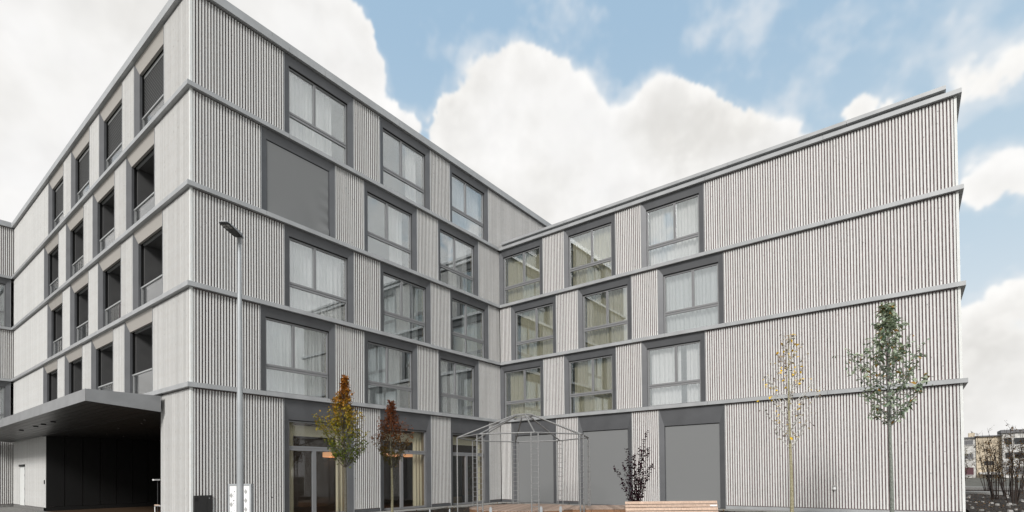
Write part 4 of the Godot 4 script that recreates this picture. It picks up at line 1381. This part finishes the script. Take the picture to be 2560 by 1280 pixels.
func build_small_things() -> void:
	# information pillar behind the lamp
	var z := Vector3(-0.795, 0, 0.606)
	var u := Vector3(0.606, 0, 0.795)
	var st := thing("information_pillar", "white information pillar with grey diamonds in a metal frame behind the lamp post", "sign", Transform3D(Basis(u, Vector3.UP, z), Vector3(0.34, GROUND - 0.03, 2.47)))
	part(st, "panel", box_mesh(Vector3(-0.27, 0.0, -0.05), Vector3(0.27, 1.26, 0.02)), mt.white)
	var fr := MB.new()
	fr.box(Vector3(-0.31, 0, -0.06), Vector3(-0.272, 1.31, 0.035))
	fr.box(Vector3(0.272, 0, -0.10), Vector3(0.32, 1.31, 0.035))
	fr.box(Vector3(-0.272, 1.262, -0.06), Vector3(0.272, 1.31, 0.035))
	part(st, "frame", fr.done(), mt.galva)
	for q in [[-0.225, 1.0], [-0.225, 0.755], [-0.225, 0.51], [0.165, 1.10], [0.165, 0.86], [0.165, 0.62], [0.165, 0.38]]:
		var m := MB.new()
		m.hull([Vector3(q[0] - 0.042, q[1], 0.02), Vector3(q[0], q[1] + 0.068, 0.02), Vector3(q[0] + 0.042, q[1], 0.02), Vector3(q[0], q[1] - 0.068, 0.02)],
			[Vector3(q[0] - 0.042, q[1], 0.026), Vector3(q[0], q[1] + 0.068, 0.026), Vector3(q[0] + 0.042, q[1], 0.026), Vector3(q[0], q[1] - 0.068, 0.026)])
		part(st, "diamond", m.done(), mt.diamond)
	for q in [[-0.135, 1.10, 0.022], [-0.16, 1.02, 0.01], [-0.16, 0.97, 0.01], [-0.155, 0.86, 0.026], [-0.165, 0.785, 0.014], [-0.12, 0.72, 0.012], [-0.145, 0.6, 0.014]]:
		part(st, "symbol", box_mesh(Vector3(q[0] - q[2] / 2, q[1] - q[2] / 2, 0.02), Vector3(q[0] + q[2] / 2, q[1] + q[2] / 2, 0.024)), mt.lamp_dark)
	# black cabinet let into the slats near the corner
	var cab := thing("meter_cabinet", "glossy black metal cabinet set against the slats near the corner", "cabinet", Transform3D(Basis.IDENTITY, Vector3(0.2, 0.1, -0.12)))
	part(cab, "body", box_mesh(Vector3(0, 0, 0.0), Vector3(0.35, 0.97, 0.06)), mt.black)
	part(cab, "door", box_mesh(Vector3(0.355, 0, 0.0), Vector3(0.48, 0.97, 0.06)), mt.black)
	part(cab, "lens", box_mesh(Vector3(0.01, 0.80, 0.06), Vector3(0.10, 0.91, 0.066)), mt.gasket)
	part(cab, "lock", box_mesh(Vector3(0.40, 0.87, 0.06), Vector3(0.425, 0.895, 0.068)), mt.rail)
	# wall lamp on the right wing
	var wl := thing("wall_sensor", "small white sensor lamp on the slats low between the two right trees", "sensor", Transform3D(TB.basis, TB * Vector3(14.75, 1.02, -0.12)))
	part(wl, "bracket", box_mesh(Vector3(-0.04, 0.03, 0), Vector3(0.04, 0.10, 0.06)), mt.diamond)
	var sp := SphereMesh.new()
	sp.radius = 0.05
	sp.height = 0.12
	part(wl, "globe", sp, mt.white, Transform3D(Basis.IDENTITY, Vector3(0, -0.02, 0.06)))
	# stakes in front of the deck
	var sp4 := [[0.99, 9.1, "thin steel stake farthest from the deck, in front of the left glazed door", 0.93, 0.013], [1.23, 9.42, "thin steel stake second from the left in front of the middle glazed door", 0.93, 0.013], [1.73, 10.08, "flat grey steel stake in front of the left rim of the deck", 0.96, 0.026], [2.35, 10.89, "flat grey steel stake in front of the middle of the deck", 0.96, 0.026], [2.59, 11.2, "flat grey steel stake nearest the bench in front of the deck", 0.96, 0.026]]
	for q in sp4:
		var m := MB.new()
		m.box(Vector3(-q[4], -0.12, -q[4] * 0.6), Vector3(q[4], q[3] - 0.02, q[4] * 0.6))
		m.box(Vector3(-q[4] * 0.7, q[3] - 0.02, -q[4] * 0.4), Vector3(q[4] * 0.7, q[3], q[4] * 0.4))
		single("steel_stake", m.done(), mt.galva, q[2], "stake", Transform3D(Basis(u, Vector3.UP, z), Vector3(q[0], 0, q[1])), "steel stakes in front of the deck")


func build_interior() -> void:
	# one long room behind the three glazed doors
	room(2.75, 14.45, GROUND, 3.45, -0.56, -6.4, TA, mt.room_warm, mt.room_floor)
	var k := 0
	for q in [[6.3, 0.25, 2.40, 0.2], [9.85, 0.86, 2.50, 0.13]]:
		var l := thing("pendant_lamp", "glowing orange pendant lamp shade behind the %s glazed door" % ("left" if k == 0 else "middle"), "lamp", Transform3D(Basis.IDENTITY, Vector3(q[0], q[2], -2.3)), "pendant lamps in the ground floor room")
		part(l, "lamp_shade", box_mesh(Vector3(-q[1], 0, -0.25), Vector3(q[1], q[3], 0.25)), mt.glow)
		part(l, "cable", box_mesh(Vector3(-0.006, q[3], -0.006), Vector3(0.006, 1.5, 0.006)), mt.black)
		var o := OmniLight3D.new()
		o.name = "pendant_light"
		o.light_color = Color(1.0, 0.72, 0.48)
		o.light_energy = 0.3
		o.light_size = 0.25
		o.omni_range = 9.0
		o.omni_attenuation = 2.0
		o.shadow_enabled = true
		o.position = Vector3(0, -0.27, 0)
		l.add_child(o)
		k += 1
	for p in [Vector3(10.3, 3.43, -2.4), Vector3(14.2, 3.43, -2.4), Vector3(12.7, 3.43, -3.2)]:
		var c := CylinderMesh.new()
		c.top_radius = 0.07
		c.bottom_radius = 0.07
		c.height = 0.03
		part(bld, "ceiling_spot", c, mt.spot, Transform3D(Basis.IDENTITY, p))
	# tall curtains at the doors
	for q in [[3.3, 3.58], [5.3, 5.66], [9.2, 9.72], [13.5, 13.76]]:
		var m := MeshInstance3D.new()
		var holder := Node3D.new()
		add_child(holder)
		curtain(holder, q[0], q[1], GROUND + 0.05, 3.85, mt.curtain_cream)
		m = holder.get_child(0)
		holder.remove_child(m)
		holder.free()
		m.name = numbered("door_curtain")
		add_child(m)
		tag(m, {3.3: "narrow cream curtain at the left edge of the left glazed door", 5.3: "cream curtain at the right edge of the left glazed door", 9.2: "long cream curtain gathered at the right edge of the middle glazed door", 13.5: "cream curtain beside the potted plant behind the glazed door nearest the inner corner"}[q[0]], "curtain", "curtains at the glazed doors")
	# dark cupboards
	var cb := thing("tall_cupboard", "tall black cupboard behind the glazed door nearest the inner corner", "cupboard", Transform3D(Basis.IDENTITY, Vector3(12.15, GROUND, -2.0)))
	part(cb, "body", box_mesh(Vector3(0, 0.35, 0), Vector3(1.25, 2.4, 0.5)), mt.black)
	part(cb, "base", box_mesh(Vector3(0.02, 0, 0.02), Vector3(1.23, 0.35, 0.48)), mt.lining)
	var sb := thing("sideboard", "low black sideboard in the room behind the middle glazed door", "sideboard", Transform3D(Basis.IDENTITY, Vector3(8.4, GROUND, -4.0)))
	part(sb, "body", box_mesh(Vector3(0, 0.1, 0), Vector3(1.3, 1.35, 0.5)), mt.black)
	part(sb, "top", box_mesh(Vector3(-0.02, 1.352, -0.02), Vector3(1.32, 1.39, 0.52)), mt.lamp_dark)
	# palm in a pot
	rng.seed = 66
	var pl := thing("potted_palm", "spiky potted palm in a black square pot behind the glazed door", "plant", Transform3D(Basis.IDENTITY, Vector3(13.3, GROUND, -1.05)))
	part(pl, "pot", box_mesh(Vector3(-0.19, 0, -0.19), Vector3(0.19, 0.42, 0.19)), mt.black)
	var m := MB.new()
	m.tube([Vector3(0, 0.4, 0), Vector3(0.02, 1.2, 0), Vector3(0, 1.75, 0.02)], [0.025, 0.02, 0.015], 7)
	part(pl, "stem", m.done(), mt.twig)
	var lv := MB.new()
	lv.tinted = true
	for tier in [[0.62, 26, 0.32], [1.15, 34, 0.36], [1.78, 48, 0.42]]:
		for i in tier[1]:
			lv.col = Color(0.02, 0.035, 0.015).lerp(Color(0.05, 0.07, 0.03), rng.randf())
			var d := Vector3(rng.randfn(0, 1), rng.randf_range(-0.5, 1.3), rng.randfn(0, 1)).normalized()
			lv.leaf(Vector3(0, tier[0], 0), d, Vector3.UP, tier[2] * rng.randf_range(0.8, 1.15), 0.032)
	part(pl, "fronds", lv.done(), mt.dark_leaf)


func build_far_houses() -> void:
	# cream apartment house beyond the road, facing the courtyard side (towards -X)
	var f := Transform3D(Basis(Vector3(0, 0, 1), Vector3(0, 1, 0), Vector3(-1, 0, 0)), Vector3(134.0, -1.55, 0))
	var h := thing("cream_house", "cream apartment house with a porch behind the shrubs beyond the corner", "house", f)
	part(h, "wall", box_mesh(Vector3(27.85, 0, -12), Vector3(56.0, 9.7, 0)), mt.house_cream)
	part(h, "roof", box_mesh(Vector3(27.7, 9.71, -12.3), Vector3(56.3, 9.95, 0.4)), mt.house_grey)
	part(h, "projecting_bay", box_mesh(Vector3(31.6, 0, 0.005), Vector3(44.0, 10.2, 1.2)), mt.house_white)
	part(h, "bay_roof", box_mesh(Vector3(31.4, 10.205, -4.0), Vector3(44.2, 10.85, 1.5)), mt.house_grey)
	for r in [[7.9, 9.3], [5.2, 6.5], [2.1, 3.7]]:
		for q in [[31.9, 1.1], [33.2, 2.6], [36.4, 1.2], [37.9, 2.6], [41.2, 1.8]]:
			var w := part(h, "window", box_mesh(Vector3(q[0], r[0], 1.2), Vector3(q[0] + q[1], r[1], 1.26)), mt.house_white)
			part(w, "pane", box_mesh(Vector3(q[0] + 0.08, r[0] + 0.08, 1.262), Vector3(q[0] + q[1] - 0.08, r[1] - 0.08, 1.28)), mt.house_pane if r[0] > 3.0 else mt.house_grey)
	for q in [[29.0, 4.0, 1.4, 0.85], [29.3, 0.15, 0.9, 2.1]]:
		part(h, "window", box_mesh(Vector3(q[0], q[1], 0.002), Vector3(q[0] + q[2], q[1] + q[3], 0.05)), mt.house_pane)
	part(h, "porch_roof", box_mesh(Vector3(28.2, 2.2, 0), Vector3(31.2, 2.65, 1.6)), mt.house_white)
	part(h, "chimney", box_mesh(Vector3(27.0, 9.0, -5.0), Vector3(28.0, 10.8, -4.0)), mt.house_cream)
	var g := thing("white_house", "white apartment house with grey and dark red balcony fronts beside the cream house", "house", f)
	part(g, "wall", box_mesh(Vector3(2.0, 0, -12), Vector3(27.8, 9.5, -0.3)), mt.house_white)
	part(g, "roof", box_mesh(Vector3(1.7, 9.51, -12.3), Vector3(27.65, 9.75, 0.1)), mt.house_grey)
	for r in [[8.2, 9.15, 0], [5.3, 6.4, 0], [2.1, 3.6, 1]]:
		for q in [6.0, 12.0, 18.0, 24.6]:
			var w := part(g, "window", box_mesh(Vector3(q, r[0], -0.3), Vector3(q + 2.8, r[1], -0.2)), mt.house_red if r[2] else mt.house_grey)
			part(w, "sill", box_mesh(Vector3(q, r[0] - 0.12, -0.3), Vector3(q + 2.8, r[0] - 0.003, -0.1)), mt.house_white)


# ---------------------------------------------------------------- main
func _ready() -> void:
	rng.seed = 1
	var cam := Camera3D.new()
	cam.name = "camera"
	cam.near = 0.05
	cam.far = 2500.0
	cam.projection = Camera3D.PROJECTION_FRUSTUM
	cam.size = 0.05 * 1280.0 / 1298.72
	cam.frustum_offset = Vector2(0.0, 0.05 * 527.13 / 1298.72)
	add_child(cam)
	cam.transform = Transform3D(Basis(Vector3(0.606092, -0.009843, 0.795334), Vector3(-0.005105, 0.999855, 0.016264), Vector3(-0.795378, -0.013917, 0.605954)).orthonormalized(), Vector3(-6.3532, 1.62, 16.7916))
	cam.current = true
	var we := WorldEnvironment.new()
	we.name = "world"
	var env := Environment.new()
	env.background_mode = Environment.BG_SKY
	env.tonemap_mode = Environment.TONE_MAPPER_LINEAR
	env.tonemap_exposure = 1.15
	env.sdfgi_enabled = true
	env.ssao_enabled = true
	env.ssil_enabled = true
	var sky := Sky.new()
	var pm := PanoramaSkyMaterial.new()
	pm.panorama = cloud_sky()
	sky.sky_material = pm
	env.sky = sky
	we.environment = env
	add_child(we)
	var sun := DirectionalLight3D.new()
	sun.name = "sun"
	sun.light_color = Color(1.0, 0.99, 0.98)
	sun.light_energy = 0.86
	sun.light_angular_distance = 14.0
	sun.shadow_enabled = true
	add_child(sun)
	sun.look_at_from_position(Vector3(-0.80, 0.52, 0.33) * 50.0, Vector3.ZERO)
	make_materials()
	build_ground()
	rng.seed = 2
	build_building()
	build_interior()
	build_far_houses()
	build_arbour()
	build_deck()
	build_benches()
	build_lamp()
	build_trees()
	build_small_things()
